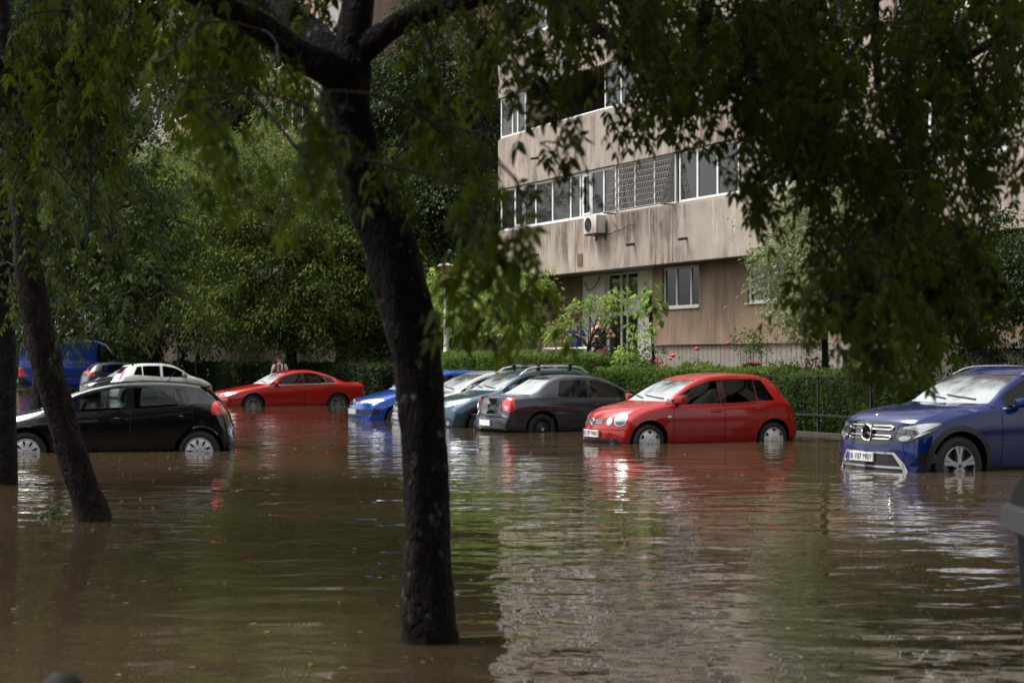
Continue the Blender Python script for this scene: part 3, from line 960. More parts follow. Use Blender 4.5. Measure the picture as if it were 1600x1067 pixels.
for i in range(3): mb.prism([(0, -.015), (.078, -.003), (.078, .003), (0, .015)], -.004, .005, Mx @ Matrix.Rotation(math.pi/2+i*2*math.pi/3, 4, 'Z'))
mb.build('emblem', M['chrome'], c.root, smooth=False)
MB().box((4.50, -.55, .975), (4.69, .55, .997), 0, .008).build('spoiler', PAINT['red2'], c.root)

# --- bright blue hatchback, nose out
mbelt = lambda x: .93+.02*(x-1.1)
ME = dict(dim=(4.21, 1.777, 1.457), paint=PAINT['blue'], cowl=1.06, ws_top=1.92, roof_end=3.5, xf=.86, xr=3.48, r=.31, ra=.365,
  top=[(0,.45),(.02,.56),(.05,.65),(.1,.72),(.4,.83),(.8,.925),(1.06,.985),(1.4,1.17),(1.7,1.31),(1.92,1.385),(2.3,1.45),(2.8,1.457),(3.2,1.43),(3.5,1.37),(3.68,1.24),(3.78,1.02),(3.95,.93),(4.1,.88),(4.17,.7),(4.21,.5)],
  belt=[(0,.6),(.4,.78),(1.06,.91),(2.5,.945),(3.5,.99),(4.2,.9)],
  wins=[(1.28,None,2.3,2.3),(2.4,2.4,3.1,3.05),(3.14,3.09,3.42,3.3)], rear_glass=(3.55,3.75), mirror=(1.45,1.02), wheel='cover', bowf=.24)
ME['doors'] = DOORS(1.28, 2.35, 2.85, 3.3, .29, lambda x: mbelt(x), 3.48, .40, .84)
ME['patches'] = [
 ('headlight', [(.24,.675),(.40,.66),(.62,.67),(.90,.71),(1.0,.75),(.82,.79),(.55,.775),(.36,.74)], 26, 'lamp', .006, .014, True, 1),
 ('grille', [(.08,.63),(.25,.64),(.26,.73),(.10,.74)], 4, 'gloss_black', .004, .012, True, 0),
 ('bumper_trim', [(-.62,.43),(.86,.43),(.90,.46),(.92,.54),(-.62,.54)], 12, 'trim', .006, .014, False, 0),
 ('lower_grille', [(-.4,.28),(.4,.28),(.46,.39),(-.46,.39)], 0, 'trim', .003, .01, False, 0),
 ('tail_light', [(3.85,.7),(4.0,.7),(3.98,.95),(3.86,.98)], 110, 'red_lens', .004, .012, True, 1)]
GR = 'cars standing side by side nose out in front of the hedge'
c = build_car('hatchback', 'bright blue hatchback at the left end of the row partly hidden by the large trunk', ME, place(624, 39.9, -.30, (.86, -.86, 0), ROW), ROW)
def diamond(c, z, s_, out=.02):
    Mx = c.front_matrix(0 if c is not SYM else 180, 0, z, out)
    mb = MB()
    o, i = [(0, -1.3), (.85, 0), (0, 1.3), (-.85, 0)], [(0, -.7), (.42, 0), (0, .7), (-.42, 0)]
    for k in range(4):
        a, b, cc, d = o[k], o[(k+1) % 4], i[(k+1) % 4], i[k]
        mb.prism([(q[0]*s_, q[1]*s_) for q in (a, b, cc, d)], -.02, .008, Mx)
    mb.build('emblem', M['chrome'], c.root, smooth=False)
SYM = None
diamond(c, .685, .07)
c.plate(0, .0, .485, '', .52, .112, .02)

# --- silver hatchback behind the trunk
SI = dict(ME); SI.update(dim=(3.97, 1.74, 1.46), paint=PAINT['silver'], cowl=1.0, ws_top=1.9, roof_end=3.35, xf=.83, xr=3.32,
  top=[(0,.5),(.02,.6),(.05,.7),(.1,.77),(.4,.87),(.8,.955),(1.0,1.0),(1.35,1.19),(1.65,1.33),(1.9,1.405),(2.2,1.455),(2.7,1.46),(3.1,1.43),(3.35,1.37),(3.55,1.22),(3.7,1.02),(3.82,.88),(3.92,.68),(3.97,.5)],
  belt=[(0,.6),(.4,.8),(1.0,.93),(2.5,.98),(3.4,1.04),(3.97,.95)],
  wins=[(1.2,None,2.2,2.2),(2.3,2.3,2.95,2.9),(2.99,2.94,3.25,3.15)], rear_glass=(3.42,3.66), mirror=(1.38,1.06), wheel='ten', doors=[])
SI['patches'] = [
 ('headlight', [(.36,.70),(.55,.69),(.85,.78),(1.0,.87),(.8,.86),(.5,.80)], 28, 'lamp', .006, .014, True, 1),
 ('grille', [(-.42,.52),(.42,.52),(.38,.6),(-.38,.6)], 0, 'gloss_black', .004, .012, False, 0),
 ('upper_grille', [(-.38,.64),(.38,.64),(.42,.72),(-.42,.72)], 0, 'gloss_black', .004, .012, False, 1),
 ('lower_grille', [(-.6,.28),(.6,.28),(.56,.36),(-.56,.36)], 0, 'trim', .003, .01, False, 0),
 ('bumper_chrome', [(-.66,.245),(.66,.245),(.66,.27),(-.66,.27)], 0, 'chrome', .01, .012, False, 0)]
c = build_car('hatchback', 'silver hatchback between the blue and the teal car, its front hidden by the large trunk', SI, place(697, 37.55, -.30, (.83, -.84, 0), ROW), ROW)
c.plate(0, .0, .455, 'B 37 CMG', .52, .112, .02)

# --- teal hatchback with roof rails
TE = dict(dim=(4.02, 1.75, 1.55), paint=PAINT['teal'], cowl=1.08, ws_top=1.92, roof_end=3.42, xf=.82, xr=3.41, r=.32, ra=.375, wheel='ten',
  top=[(0,.5),(.02,.62),(.05,.71),(.1,.79),(.4,.885),(.8,.97),(1.08,1.035),(1.4,1.21),(1.7,1.36),(1.92,1.435),(2.3,1.495),(2.8,1.5),(3.2,1.47),(3.42,1.42),(3.6,1.28),(3.78,1.05),(3.9,.9),(3.98,.7),(4.02,.5)],
  belt=[(0,.6),(.4,.82),(1.08,.955),(2.5,1.0),(3.4,1.05),(4.02,.95)],
  wins=[(1.3,None,2.3,2.3),(2.4,2.4,3.05,3.0),(3.09,3.04,3.35,3.25)], rear_glass=(3.5,3.74), mirror=(1.48,1.08), bowf=.24)
TE['doors'] = DOORS(1.3, 2.35, 2.85, 3.25, .31, lambda x: .96+.02*(x-1.1), 3.41, .40, .88)
TE['patches'] = [
 ('headlight', [(.36,.70),(.52,.68),(.74,.74),(.98,.86),(.86,.875),(.6,.83),(.42,.775)], 28, 'lamp', .006, .014, True, 1),
 ('grille', [(-.34,.60),(.34,.60),(.38,.72),(-.38,.72)], 0, 'gloss_black', .004, .012, False, 1),
 ('lower_grille', [(-.62,.30),(.62,.30),(.55,.44),(-.55,.44)], 0, 'trim', .003, .012, False, 0),
 ('spot_lamp', circ(.62,.37,.05,14), 20, 'lamp', .007, .012, True, 0),
 ('wheel_arch_trim', arch_lip(.37, .425, .82, .332), 90, 'trim', .006, .015, True, 0),
 ('wheel_arch_trim', arch_lip(.37, .425, 3.41, .332), 90, 'trim', .006, .015, True, 0),
 ('tail_light', [(3.7,.8),(3.85,.8),(3.8,1.05),(3.68,1.08)], 110, 'red_lens', .004, .012, True, 1)]
c = build_car('hatchback', 'teal hatchback with pale roof rails next to the dark grey saloon', TE, place(755, 35.3, -.28, (.82, -.84, 0), ROW), ROW)
S = c.S
for sg in (-1, 1):
    MB().tube([(x, sg*(S.roofw(x)-.03), S.top(x)-S.cr(x)*.5+.075*min(1, (x-1.75)*4.5, (3.4-x)*4.5)) for x in np.linspace(1.75, 3.4, 30)], .017, 7).build('roof_rail', M['cover'], c.root)
mb = MB()
for x in (2.2, 2.95):
    mb.box((x-.03, -.66, S.top(x)+.07), (x+.03, .66, S.top(x)+.10), 0, .01)
    for sg in (-1, 1): mb.box((x-.04, sg*.6-.03, S.top(x)-.03), (x+.04, sg*.6+.03, S.top(x)+.08))
mb.build('cross_bar', M['trim'], c.root)

# --- dark grey saloon, tail towards the road
SY = dict(dim=(4.14, 1.66, 1.437), paint=PAINT['grey'], cowl=1.06, ws_top=1.80, roof_end=2.95, xf=.80, xr=3.27, r=.29, ra=.345, wheel='steel', glass_back=M['glass_glare'],
  top=[(0,.44),(.02,.54),(.06,.64),(.12,.71),(.4,.80),(.8,.90),(1.06,.965),(1.35,1.14),(1.6,1.28),(1.80,1.36),(2.1,1.42),(2.45,1.437),(2.75,1.415),(2.95,1.36),(3.2,1.21),(3.5,1.03),(3.6,1.0),(3.9,1.0),(3.98,.985),(4.03,.93),(4.06,.8),(4.085,.62),(4.115,.58),(4.135,.5),(4.14,.42)],
  belt=[(0,.58),(.4,.76),(1.06,.895),(2.5,.93),(3.4,.955),(4.14,.9)],
  wins=[(1.3,None,2.18,2.15),(2.27,2.24,2.92,2.80)], rear_glass=(2.93,3.50), mirror=(1.42,1.0), bowr=.14, rear_w=.70, cav=(1.16,3.36),
  bot=[(0,.36),(.04,.27),(.12,.22),(.4,.19),(3.7,.2),(3.98,.22),(4.08,.25),(4.14,.3)])
SY['doors'] = DOORS(1.3, 2.225, 2.7, 3.05, .28, lambda x: .905+.018*(x-1.1), 3.27, .37, .78)
SY['patches'] = [
 ('boot_panel', [(-.50,.60),(.50,.60),(.53,.70),(.48,.92),(-.48,.92),(-.53,.70)], 180, 'gloss_black', .005, .012, False, 1),
 ('rubbing_strip', [(1.32,.45),(2.2,.455),(2.2,.485),(1.32,.48)], 90, 'trim', .01, .012, True, 0),
 ('rubbing_strip', [(2.25,.455),(2.8,.46),(2.8,.49),(2.25,.485)], 90, 'trim', .01, .012, True, 0),
 ('fuel_flap', circ(3.32,.80,.085,20), 90, PAINT['grey'], .003, .006, True, 0),
 ('headlight', [(.4,.6),(.7,.6),(.9,.7),(.8,.78),(.5,.72)], 30, 'lamp', .006, .014, True, 1)]
c = build_car('saloon', 'dark grey saloon parked tail out, black boot lid, red and white tail light', tune(SY, 0, .91), place(849, 33.0, -.225, (3.27, .83, 0), ROW+math.pi), ROW+math.pi)
SYM = c
# tail lights: project from a rear-corner direction
a = 132
D, H = c.frame(a)
p0, n0 = c.hit(180, -.66, .75)
h0 = p0.dot(H)-.03
zz = lambda pts: [(h0+x, .29+(z-.29)*.91) for x, z in pts]
c.patch('tail_light', zz([(-.12,.65),(.02,.64),(.12,.70),(.15,.82),(.06,.93),(-.06,.945),(-.12,.93),(-.14,.78)]), a, M['red_lens'], .010, .022, True, 1, .025)
c.patch('reversing_lamp', zz([(-.02,.67),(.06,.69),(.10,.79),(-.03,.78)]), a, M['lamp'], .016, .012, True, 1, .02)
c.plate(180, 0, .40, '', .52, .112, .02)
diamond(c, .76, .05)
MB().box((4.08, -.66, .53), (4.135, .66, .545), 0, .006).build('bumper_strip', M['trim'], c.root)

# --- far cars
WH = dict(dim=(3.75, 1.68, 1.53), paint=PAINT['white'], cowl=.86, ws_top=1.62, roof_end=3.2, xf=.72, xr=3.18, r=.3, ra=.355, wheel='cover',
  top=[(0,.46),(.02,.58),(.05,.68),(.1,.76),(.3,.88),(.6,.99),(.86,1.07),(1.2,1.27),(1.45,1.41),(1.62,1.47),(2.0,1.525),(2.5,1.53),(2.9,1.5),(3.2,1.45),(3.33,1.36),(3.5,1.12),(3.62,.95),(3.7,.75),(3.75,.5)],
  belt=[(0,.6),(.3,.8),(.86,.97),(2.0,1.01),(3.2,1.08),(3.75,1.0)],
  wins=[(1.12,None,2.0,2.0),(2.1,2.1,2.72,2.72),(2.76,2.76,3.08,2.92)], rear_glass=(3.24,3.46), mirror=(1.26,1.1), glass=M['glass_dark'], pillars=False, bowr=.16)
WH['doors'] = DOORS(1.12, 2.05, 2.5, 2.92, .3, lambda x: .985+.035*(x-1.1), 3.18, .38, .9)
WH['patches'] = [('headlight', [(.25,.75),(.5,.78),(.75,.92),(.7,.98),(.4,.9)], 45, 'lamp', .006, .014, True, 1)]
FAR = 'cars parked at the far end of the row'
c = build_car('hatchback', 'white small hatchback with tall red tail light seen over the black roof', WH, place(181, 61.5, -.25, (3.70, .70, 0), ROW+math.pi), ROW+math.pi)
h0 = c.hit(180, -.62, .9)[0].dot(c.frame(140)[1])-.04
c.patch('tail_light', [(h0-.02,.88),(h0+.10,.92),(h0+.12,1.05),(h0+.02,1.32),(h0-.07,1.36),(h0-.08,1.05)], 140, M['red_lens'], .008, .016, True, 1)
c.plate(180, 0, .82, '', .52, .112, .02)
BS = dict(SY); BS.update(paint=PAINT['darkblue'], wheel='cover'); BS['patches'] = []; BS['doors'] = []
build_car('saloon', 'dark blue saloon mostly hidden behind the white hatchback', BS, (-12.0, 66.2, -.25), ROW+math.pi)
DN = dict(SY); DN.update(paint=PAINT['black'], wheel='cover'); DN['doors'] = []
DN['patches'] = [('headlight', [(.30,.66),(.55,.64),(.85,.72),(.9,.78),(.6,.77),(.38,.74)], 26, 'lamp', .006, .014, True, 1), ('grille', [(-.3,.56),(.3,.56),(.32,.66),(-.32,.66)], 0, 'gloss_black', .004, .012, False, 0)]
build_car('saloon', 'black saloon with pale headlights between the grey and the white hatchback', DN, (-16.1, 63.6, -.2), ROW)
GH = dict(K); GH.update(paint=PAINT['midgrey'], doors=[], patches=[('tail_light', [(3.52,.88),(3.70,.9),(3.80,1.0),(3.80,1.09),(3.66,1.11),(3.55,1.10)], 90, 'red_lens', .006, .014, True, 1)])
build_car('hatchback', 'dark grey hatchback with red tail light in front of the blue van', GH, place(132, 69.0, -.15, (3.9, .6, 0), ROW+math.pi), ROW+math.pi)
VN = dict(dim=(5.3, 2.03, 2.4), paint=PAINT['vanblue'], cowl=.78, ws_top=1.5, roof_end=5.1, xf=.95, xr=4.2, r=.33, ra=.4, wheel='steel', roofw=.90, crown=.09, rear_w=.9,
  top=[(0,.5),(.03,.8),(.08,.95),(.15,1.05),(.4,1.2),(.78,1.36),(1.1,1.75),(1.35,2.05),(1.5,2.2),(1.8,2.33),(2.3,2.38),(4.8,2.4),(5.1,2.38),(5.2,2.32),(5.26,2.1),(5.28,1.2),(5.3,.6)],
  belt=[(0,.7),(.3,.95),(.78,1.22),(2,1.28),(5.3,1.28)], wins=[(.98,None,1.9,1.85)], mirror=(1.1,1.4), cav=(.95,2.1), bowr=.03,
  bot=[(0,.4),(.05,.3),(.2,.25),(5.0,.3),(5.3,.42)])
VN['patches'] = [('side_moulding', [(1.95,.72),(3.7,.72),(3.7,.8),(1.95,.8)], 90, 'trim', .01, .014, True, 0),
 ('sliding_door', [(1.98,.86),(3.2,.86),(3.2,2.18),(1.98,2.18)], 90, PAINT['vanblue'], .012, .016, True, 0),
 ('side_panel', [(3.32,1.3),(5.0,1.3),(5.0,2.12),(3.32,2.12)], 90, PAINT['vanblue'], .010, .014, True, 0),
 ('rear_bumper', [(-.95,.42),(.95,.42),(.95,.68),(-.95,.68)], 180, 'trim', .03, .05, False, 0),
 ('rear_door', [(-.86,.72),(-.02,.72),(-.02,2.15),(-.80,2.15)], 180, PAINT['vanblue'], .008, .012, True, 0),
 ('tail_light', [(-.98,.75),(-.86,.75),(-.86,1.15),(-.96,1.15)], 180, 'red_lens', .02, .03, True, 0),
 ('vent_grille', [(3.9,1.42),(4.3,1.42),(4.3,1.52),(3.9,1.52)], 90, 'trim', .014, .016, True, 0)]
c = build_car('van', 'tall blue panel van behind the far cars on the left', VN, place(30, 76.0, -.1, (5.25, .95, 0), R(12)+math.pi), R(12)+math.pi)
c.plate(180, .55, .55, '', .52, .112, .05)
# ------------------------------------------------------------------ ground, water, lawn
DV = Vector((.4258, -.9048, 0)); NV = Vector((.9048, .4258, 0))      # along the facade / into the building
OB = Vector((-.42, 51.3, 0)); PHI = math.atan2(DV.y, DV.x)
def fac(t, d, z=0.0): return OB + DV*t + NV*d + Vector((0, 0, z))

def water_mat():
    m, n, b, out = node_mat('muddy flood water')
    tc = n.nodes.new('ShaderNodeTexCoord')
    nz = n.nodes.new('ShaderNodeTexNoise'); nz.inputs['Scale'].default_value = .22; nz.inputs['Detail'].default_value = 4
    n.links.new(tc.outputs['Object'], nz.inputs['Vector'])
    r = ramp(n, [(.3, (.040, .0275, .0150)), (.7, (.062, .043, .0240))])
    n.links.new(nz.outputs['Fac'], r.inputs[0]); n.links.new(r.outputs[0], b.inputs['Base Color'])
    b.inputs['Roughness'].default_value = .015
    b.inputs['IOR'].default_value = 1.33
    # ripples: broad swell, wind ripples and fine chop; calm and ruffled patches alternate
    hs = []
    def lay(scale, sx, sy, amp, rot, det=2, dist=0.0):
        mp = n.nodes.new('ShaderNodeMapping'); mp.inputs['Scale'].default_value = (sx, sy, 1); mp.inputs['Rotation'].default_value = (0, 0, R(rot))
        n.links.new(tc.outputs['Object'], mp.inputs['Vector'])
        t = n.nodes.new('ShaderNodeTexNoise'); t.inputs['Scale'].default_value = scale; t.inputs['Detail'].default_value = det
        t.inputs['Distortion'].default_value = dist; t.inputs['Roughness'].default_value = .45
        n.links.new(mp.outputs[0], t.inputs['Vector'])
        ml = n.nodes.new('ShaderNodeMath'); ml.operation = 'MULTIPLY'; ml.inputs[1].default_value = amp
        n.links.new(t.outputs['Fac'], ml.inputs[0])
        return ml
    a1 = lay(1.0, .55, 1.0, WAVE[0], 12, 1, .3)
    a2 = lay(2.5, .62, 1.0, WAVE[1], -8, 1, .5)
    a3 = lay(9.5, .75, 1.0, WAVE[2], 14, 1, .3)
    pt = n.nodes.new('ShaderNodeTexNoise'); pt.inputs['Scale'].default_value = .16; pt.inputs['Detail'].default_value = 3
    n.links.new(tc.outputs['Object'], pt.inputs['Vector'])
    pr = n.nodes.new('ShaderNodeMapRange'); pr.inputs[1].default_value = .38; pr.inputs[2].default_value = .62; pr.inputs[3].default_value = .35; pr.inputs[4].default_value = 1.25
    n.links.new(pt.outputs['Fac'], pr.inputs[0])
    ad = n.nodes.new('ShaderNodeMath'); n.links.new(a2.outputs[0], ad.inputs[0]); n.links.new(a3.outputs[0], ad.inputs[1])
    mu = n.nodes.new('ShaderNodeMath'); mu.operation = 'MULTIPLY'; n.links.new(ad.outputs[0], mu.inputs[0]); n.links.new(pr.outputs[0], mu.inputs[1])
    a4 = n.nodes.new('ShaderNodeMath'); n.links.new(mu.outputs[0], a4.inputs[0]); n.links.new(a1.outputs[0], a4.inputs[1])
    bp = n.nodes.new('ShaderNodeBump'); bp.inputs['Strength'].default_value = 1.0; bp.inputs['Distance'].default_value = 1.0
    n.links.new(a4.outputs[0], bp.inputs['Height']); n.links.new(bp.outputs[0], b.inputs['Normal'])
    return m
WAVE = (.015, .0160, .0026)

def sheet(name, pts, z, mat):
    me = bpy.data.meshes.new(name)
    me.from_pydata([(x, y, z) for x, y in pts], [], [tuple(range(len(pts)))])
    me.materials.append(mat); me.update()
    return link(name, me)
gm = pbr('wet asphalt', (.045, .042, .038), .6, noise=.3, nscale=3, bump=.3)
tag(sheet('ground', [(-300, -150), (300, -150), (300, 400), (-300, 400)], -.34, gm), None, None, kind='structure')
tag(sheet('water', [(-280, -140), (280, -140), (280, 380), (-280, 380)], 0.0, water_mat()), None, None, kind='structure')
# raised lawn between hedge and building, with a kerb
soil = pbr('garden soil and grass', (.035, .045, .016), .9, noise=.5, nscale=5, bump=.6, bscale=25)
HEDGE_D = -2.35          # hedge line in front of the facade plane
mb = MB()
mb.add([tuple(fac(t, d, z)) for z in (-.33, .03) for t, d in ((-90, HEDGE_D-.3), (30, HEDGE_D-.3), (30, 25), (-90, 25))],
       [(0, 3, 2, 1), (4, 5, 6, 7), (0, 1, 5, 4), (1, 2, 6, 5), (2, 3, 7, 6), (3, 0, 4, 7)])
tag(mb.build('lawn', soil, smooth=False), None, None, kind='structure')
mb = MB()
mb.add([tuple(fac(t, d, z)) for z in (-.33, .045) for t, d in ((-90, HEDGE_D-.46), (30, HEDGE_D-.46), (30, HEDGE_D-.304), (-90, HEDGE_D-.304))],
       [(0, 3, 2, 1), (4, 5, 6, 7), (0, 1, 5, 4), (1, 2, 6, 5), (2, 3, 7, 6), (3, 0, 4, 7)])
tag(mb.build('kerb', pbr('muddy kerb', (.045, .040, .030), .8, noise=.3, nscale=6), smooth=False), None, None, kind='structure')

# ------------------------------------------------------------------ building materials
def concrete(name, c0, c1, streak, amt=.55, zs=.16):
    """weathered panel: blotches plus rain streaks running down the face"""
    m, n, b, out = node_mat(name)
    tc = n.nodes.new('ShaderNodeTexCoord')
    def noise(sc_, scale, det=5, rough=.55):
        mp = n.nodes.new('ShaderNodeMapping'); mp.inputs['Scale'].default_value = sc_
        n.links.new(tc.outputs['Object'], mp.inputs['Vector'])
        t = n.nodes.new('ShaderNodeTexNoise'); t.inputs['Scale'].default_value = scale; t.inputs['Detail'].default_value = det; t.inputs['Roughness'].default_value = rough
        n.links.new(mp.outputs[0], t.inputs['Vector']); return t
    base = noise((1, 1, 1), .9, 8, .65)
    r0 = ramp(n, [(.3, c0), (.7, c1)]); n.links.new(base.outputs['Fac'], r0.inputs[0])
    st = noise((1, 1, zs), 3.2, 6, .65)
    r1 = ramp(n, [(.44, (0, 0, 0)), (.56, (1, 1, 1))]); n.links.new(st.outputs['Fac'], r1.inputs[0])
    msk = noise((.5, 1, .6), .9, 3)
    r2 = ramp(n, [(.42, (0, 0, 0)), (.60, (1, 1, 1))]); n.links.new(msk.outputs['Fac'], r2.inputs[0])
    ml = n.nodes.new('ShaderNodeMath'); ml.operation = 'MULTIPLY'; n.links.new(r1.outputs[0], ml.inputs[0]); n.links.new(r2.outputs[0], ml.inputs[1])
    m2 = n.nodes.new('ShaderNodeMath'); m2.operation = 'MULTIPLY'; m2.inputs[1].default_value = amt; n.links.new(ml.outputs[0], m2.inputs[0])
    mx = n.nodes.new('ShaderNodeMix'); mx.data_type = 'RGBA'; mx.inputs[7].default_value = (*streak, 1)
    n.links.new(m2.outputs[0], mx.inputs[0]); n.links.new(r0.outputs[0], mx.inputs[6])
    lt = noise((1, 1, zs*.8), 4.1, 5, .6)
    r3 = ramp(n, [(.56, (0, 0, 0)), (.70, (.5, .5, .5))]); n.links.new(lt.outputs['Fac'], r3.inputs[0])
    mx2 = n.nodes.new('ShaderNodeMix'); mx2.data_type = 'RGBA'; mx2.inputs[7].default_value = (*[min(.75, c*1.45) for c in c1], 1)
    n.links.new(r3.outputs[0], mx2.inputs[0]); n.links.new(mx.outputs[2], mx2.inputs[6])
    n.links.new(mx2.outputs[2], b.inputs['Base Color'])
    b.inputs['Roughness'].default_value = .85
    g = noise((1, 1, 1), 45, 3)
    bp = n.nodes.new('ShaderNodeBump'); bp.inputs['Strength'].default_value = .35; bp.inputs['Distance'].default_value = .01
    n.links.new(g.outputs['Fac'], bp.inputs['Height']); n.links.new(bp.outputs[0], b.inputs['Normal'])
    return m
M['panel'] = concrete('stained facade panel', (.29, .235, .19), (.43, .36, .30), (.085, .058, .043), .78)
M['panel2'] = concrete('grey stained facade panel', (.29, .24, .20), (.41, .35, .30), (.08, .056, .045), .62)
M['render_tan'] = concrete('tan ground floor render', (.26, .178, .12), (.34, .24, .165), (.12, .08, .055), .5)
M['render_brown'] = concrete('brown side wall', (.19, .125, .09), (.25, .17, .125), (.10, .07, .05), .4)
M['render_white'] = pbr('white entrance render', (.80, .78, .74), .7, noise=.08, nscale=3)
M['plinth'] = pbr('pale plinth', (.28, .24, .205), .85, noise=.25, nscale=7, bump=.2)
M['soffit'] = pbr('dark soffit', (.14, .12, .10), .9, noise=.2)
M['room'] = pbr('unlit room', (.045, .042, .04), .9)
M['curtain'] = pbr('grey curtain', (.50, .51, .50), .9, noise=.2, nscale=14)
M['teal_cloth'] = pbr('teal cloth', (.05, .17, .15), .9, noise=.2, nscale=10)
def pane_mat():
    m, n, b, out = node_mat('window pane')
    b.inputs['Base Color'].default_value = (.03, .034, .033, 1)
    b.inputs['Roughness'].default_value = .03
    b.inputs['Specular IOR Level'].default_value = 1.0
    b.inputs['Coat Weight'].default_value = .6; b.inputs['Coat Roughness'].default_value = .02
    tr = n.nodes.new('ShaderNodeBsdfTransparent'); tr.inputs[0].default_value = (.55, .6, .58, 1)
    mx = n.nodes.new('ShaderNodeMixShader'); mx.inputs[0].default_value = .45
    n.links.new(b.outputs[0], mx.inputs[1]); n.links.new(tr.outputs[0], mx.inputs[2]); n.links.new(mx.outputs[0], out.inputs[0])
    return m
M['pane'] = pane_mat()
CURT = [pbr('white net curtain', (.55, .55, .53), .9, noise=.1), pbr('beige curtain', (.38, .31, .24), .9, noise=.15), pbr('green blind', (.20, .27, .24), .8, noise=.1)]

def frame_window(parent, t0, t1, z0, z1, d, mull=(), fw=.06, frame=None, pane=None, sash=(), sill=True, transom=None, name='window'):
    """a window part: frame mesh with its panes as child; mull are positions along t"""
    fr = MB()
    dp = .05
    fr.box((t0, d, z0), (t1, d+dp, z0+fw)); fr.box((t0, d, z1-fw), (t1, d+dp, z1))
    fr.box((t0, d+.001, z0+fw), (t0+fw, d+dp, z1-fw)); fr.box((t1-fw, d+.001, z0+fw), (t1, d+dp, z1-fw))
    for q in mull:
        fr.box((q-fw*.55, d+.001, z0+fw), (q+fw*.55, d+dp, z1-fw))
    for a, b_ in sash:       # opening sash: heavier inner frame
        for x0, x1, y0, y1 in ((a, b_, z0+fw, z0+fw+.06), (a, b_, z1-fw-.06, z1-fw), (a, a+.06, z0+fw+.06, z1-fw-.06), (b_-.06, b_, z0+fw+.06, z1-fw-.06)):
            fr.box((x0, d-.02, y0), (x1, d+.0, y1))
    if transom: fr.box((t0+fw, d+.002, transom-.03), (t1-fw, d+dp-.002, transom+.03))
    f = fr.build(name, frame or M['white_pvc'], parent, smooth=False)
    MB().box((t0+fw*.5, d+.022, z0+fw*.5), (t1-fw*.5, d+.03, z1-fw*.5)).build('pane', pane or M['pane'], f, smooth=False)
    if d < .2 and random.random() < .62:
        a = t0+fw+(t1-t0)*random.choice((0, 0, .3, .5)); b_ = a+(t1-t0)*random.uniform(.25, .5)
        zc = z0+(z1-z0)*random.choice((0, 0, 0, .35))
        cu = MB(); n_ = 14; b_ = min(b_, t1-fw)
        cu.add([(a+(b_-a)*i/n_, d+.16+.02*(-1)**i, z) for i in range(n_+1) for z in (zc, z1)], [(2*i, 2*i+2, 2*i+3, 2*i+1) for i in range(n_)])
        cu.build('curtain', CURT[random.randrange(3)], f)
    if sill:
        MB().box((t0-.04, d-.12, z0-.035), (t1+.04, d+.02, z0-.003)).build('sill', M['white_pvc'], f, smooth=False)
    return f

# ------------------------------------------------------------------ apartment block on the right
BL = thing('apartment_block', 'tan concrete apartment block with stained balcony bands and white framed windows', 'building', OB, PHI)
T1 = 31.0
bands = [(3.78, 5.20), (6.50, 7.98), (9.23, 10.73), (11.98, 13.48)]
JO = [0.0, 5.05, 10.28, 15.4, 20.6, 25.8, T1]
for k, (z0, z1) in enumerate(bands):
    mb = MB()
    for i in range(len(JO)-1):
        a, b_ = JO[i]+(.008 if i else 0), JO[i+1]-.008
        mb.box((a, .0, z0), (b_, .22, z1), 0 if (i+k) % 3 != 2 else 1, .012)
    mb.box((-.0, .222, z0+.02), (.22, 9.0, z1-.02))
    mb.box((0.02, .05, z1-.005), (T1-.02, .215, z1+.05), 2)      # coping
    mb.build('facade_band', (M['panel'], M['panel2'], M['plinth']), BL, smooth=False)
# slabs between the floors, back wall, rooms
mb = MB()
for z0, z1 in bands: mb.box((.03, .225, z0+.30), (T1-.03, 8.9, z0+.52))
mb.build('floor_slab', M['soffit'], BL, smooth=False)
MB().box((.02, .24, 3.80), (T1-.02, 8.9, 4.06)).build('soffit', M['soffit'], BL, smooth=False)
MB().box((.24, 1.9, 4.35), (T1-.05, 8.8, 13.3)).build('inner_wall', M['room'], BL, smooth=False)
MB().box((-.05, -.05, 13.54), (T1+.05, 9.05, 13.7)).build('roof', M['soffit'], BL, smooth=False)
# piers between windows (right part of every floor)
for k in range(3):
    za, zb_ = bands[k][1]+.003, bands[k+1][0]-.003
    for a, b_ in ((13.2, 14.5), (17.7, 18.9), (22.2, 23.4), (27, 28.2)):
        MB().box((a, .03, za), (b_, .2, zb_)).build('pier', M['panel'], BL, smooth=False)
# first floor: enclosed balcony glazing
z0, z1 = 5.25, 6.49
frame_window(BL, .03, 7.22, z0, z1, .08, (1.03, 1.68, 2.42, 3.50, 4.62, 5.2, 5.34, 5.86, 6.55), .065, sash=((1.06, 1.66), (5.38, 5.84)), sill=False)
MB().box((-.001, .03, z0-.02), (7.25, .10, z0-.002)).build('sill', M['white_pvc'], BL, smooth=False)
MB().box((.5, .9, 5.2), (7.1, .92, 6.5)).build('curtain', M['curtain'], BL, smooth=False)
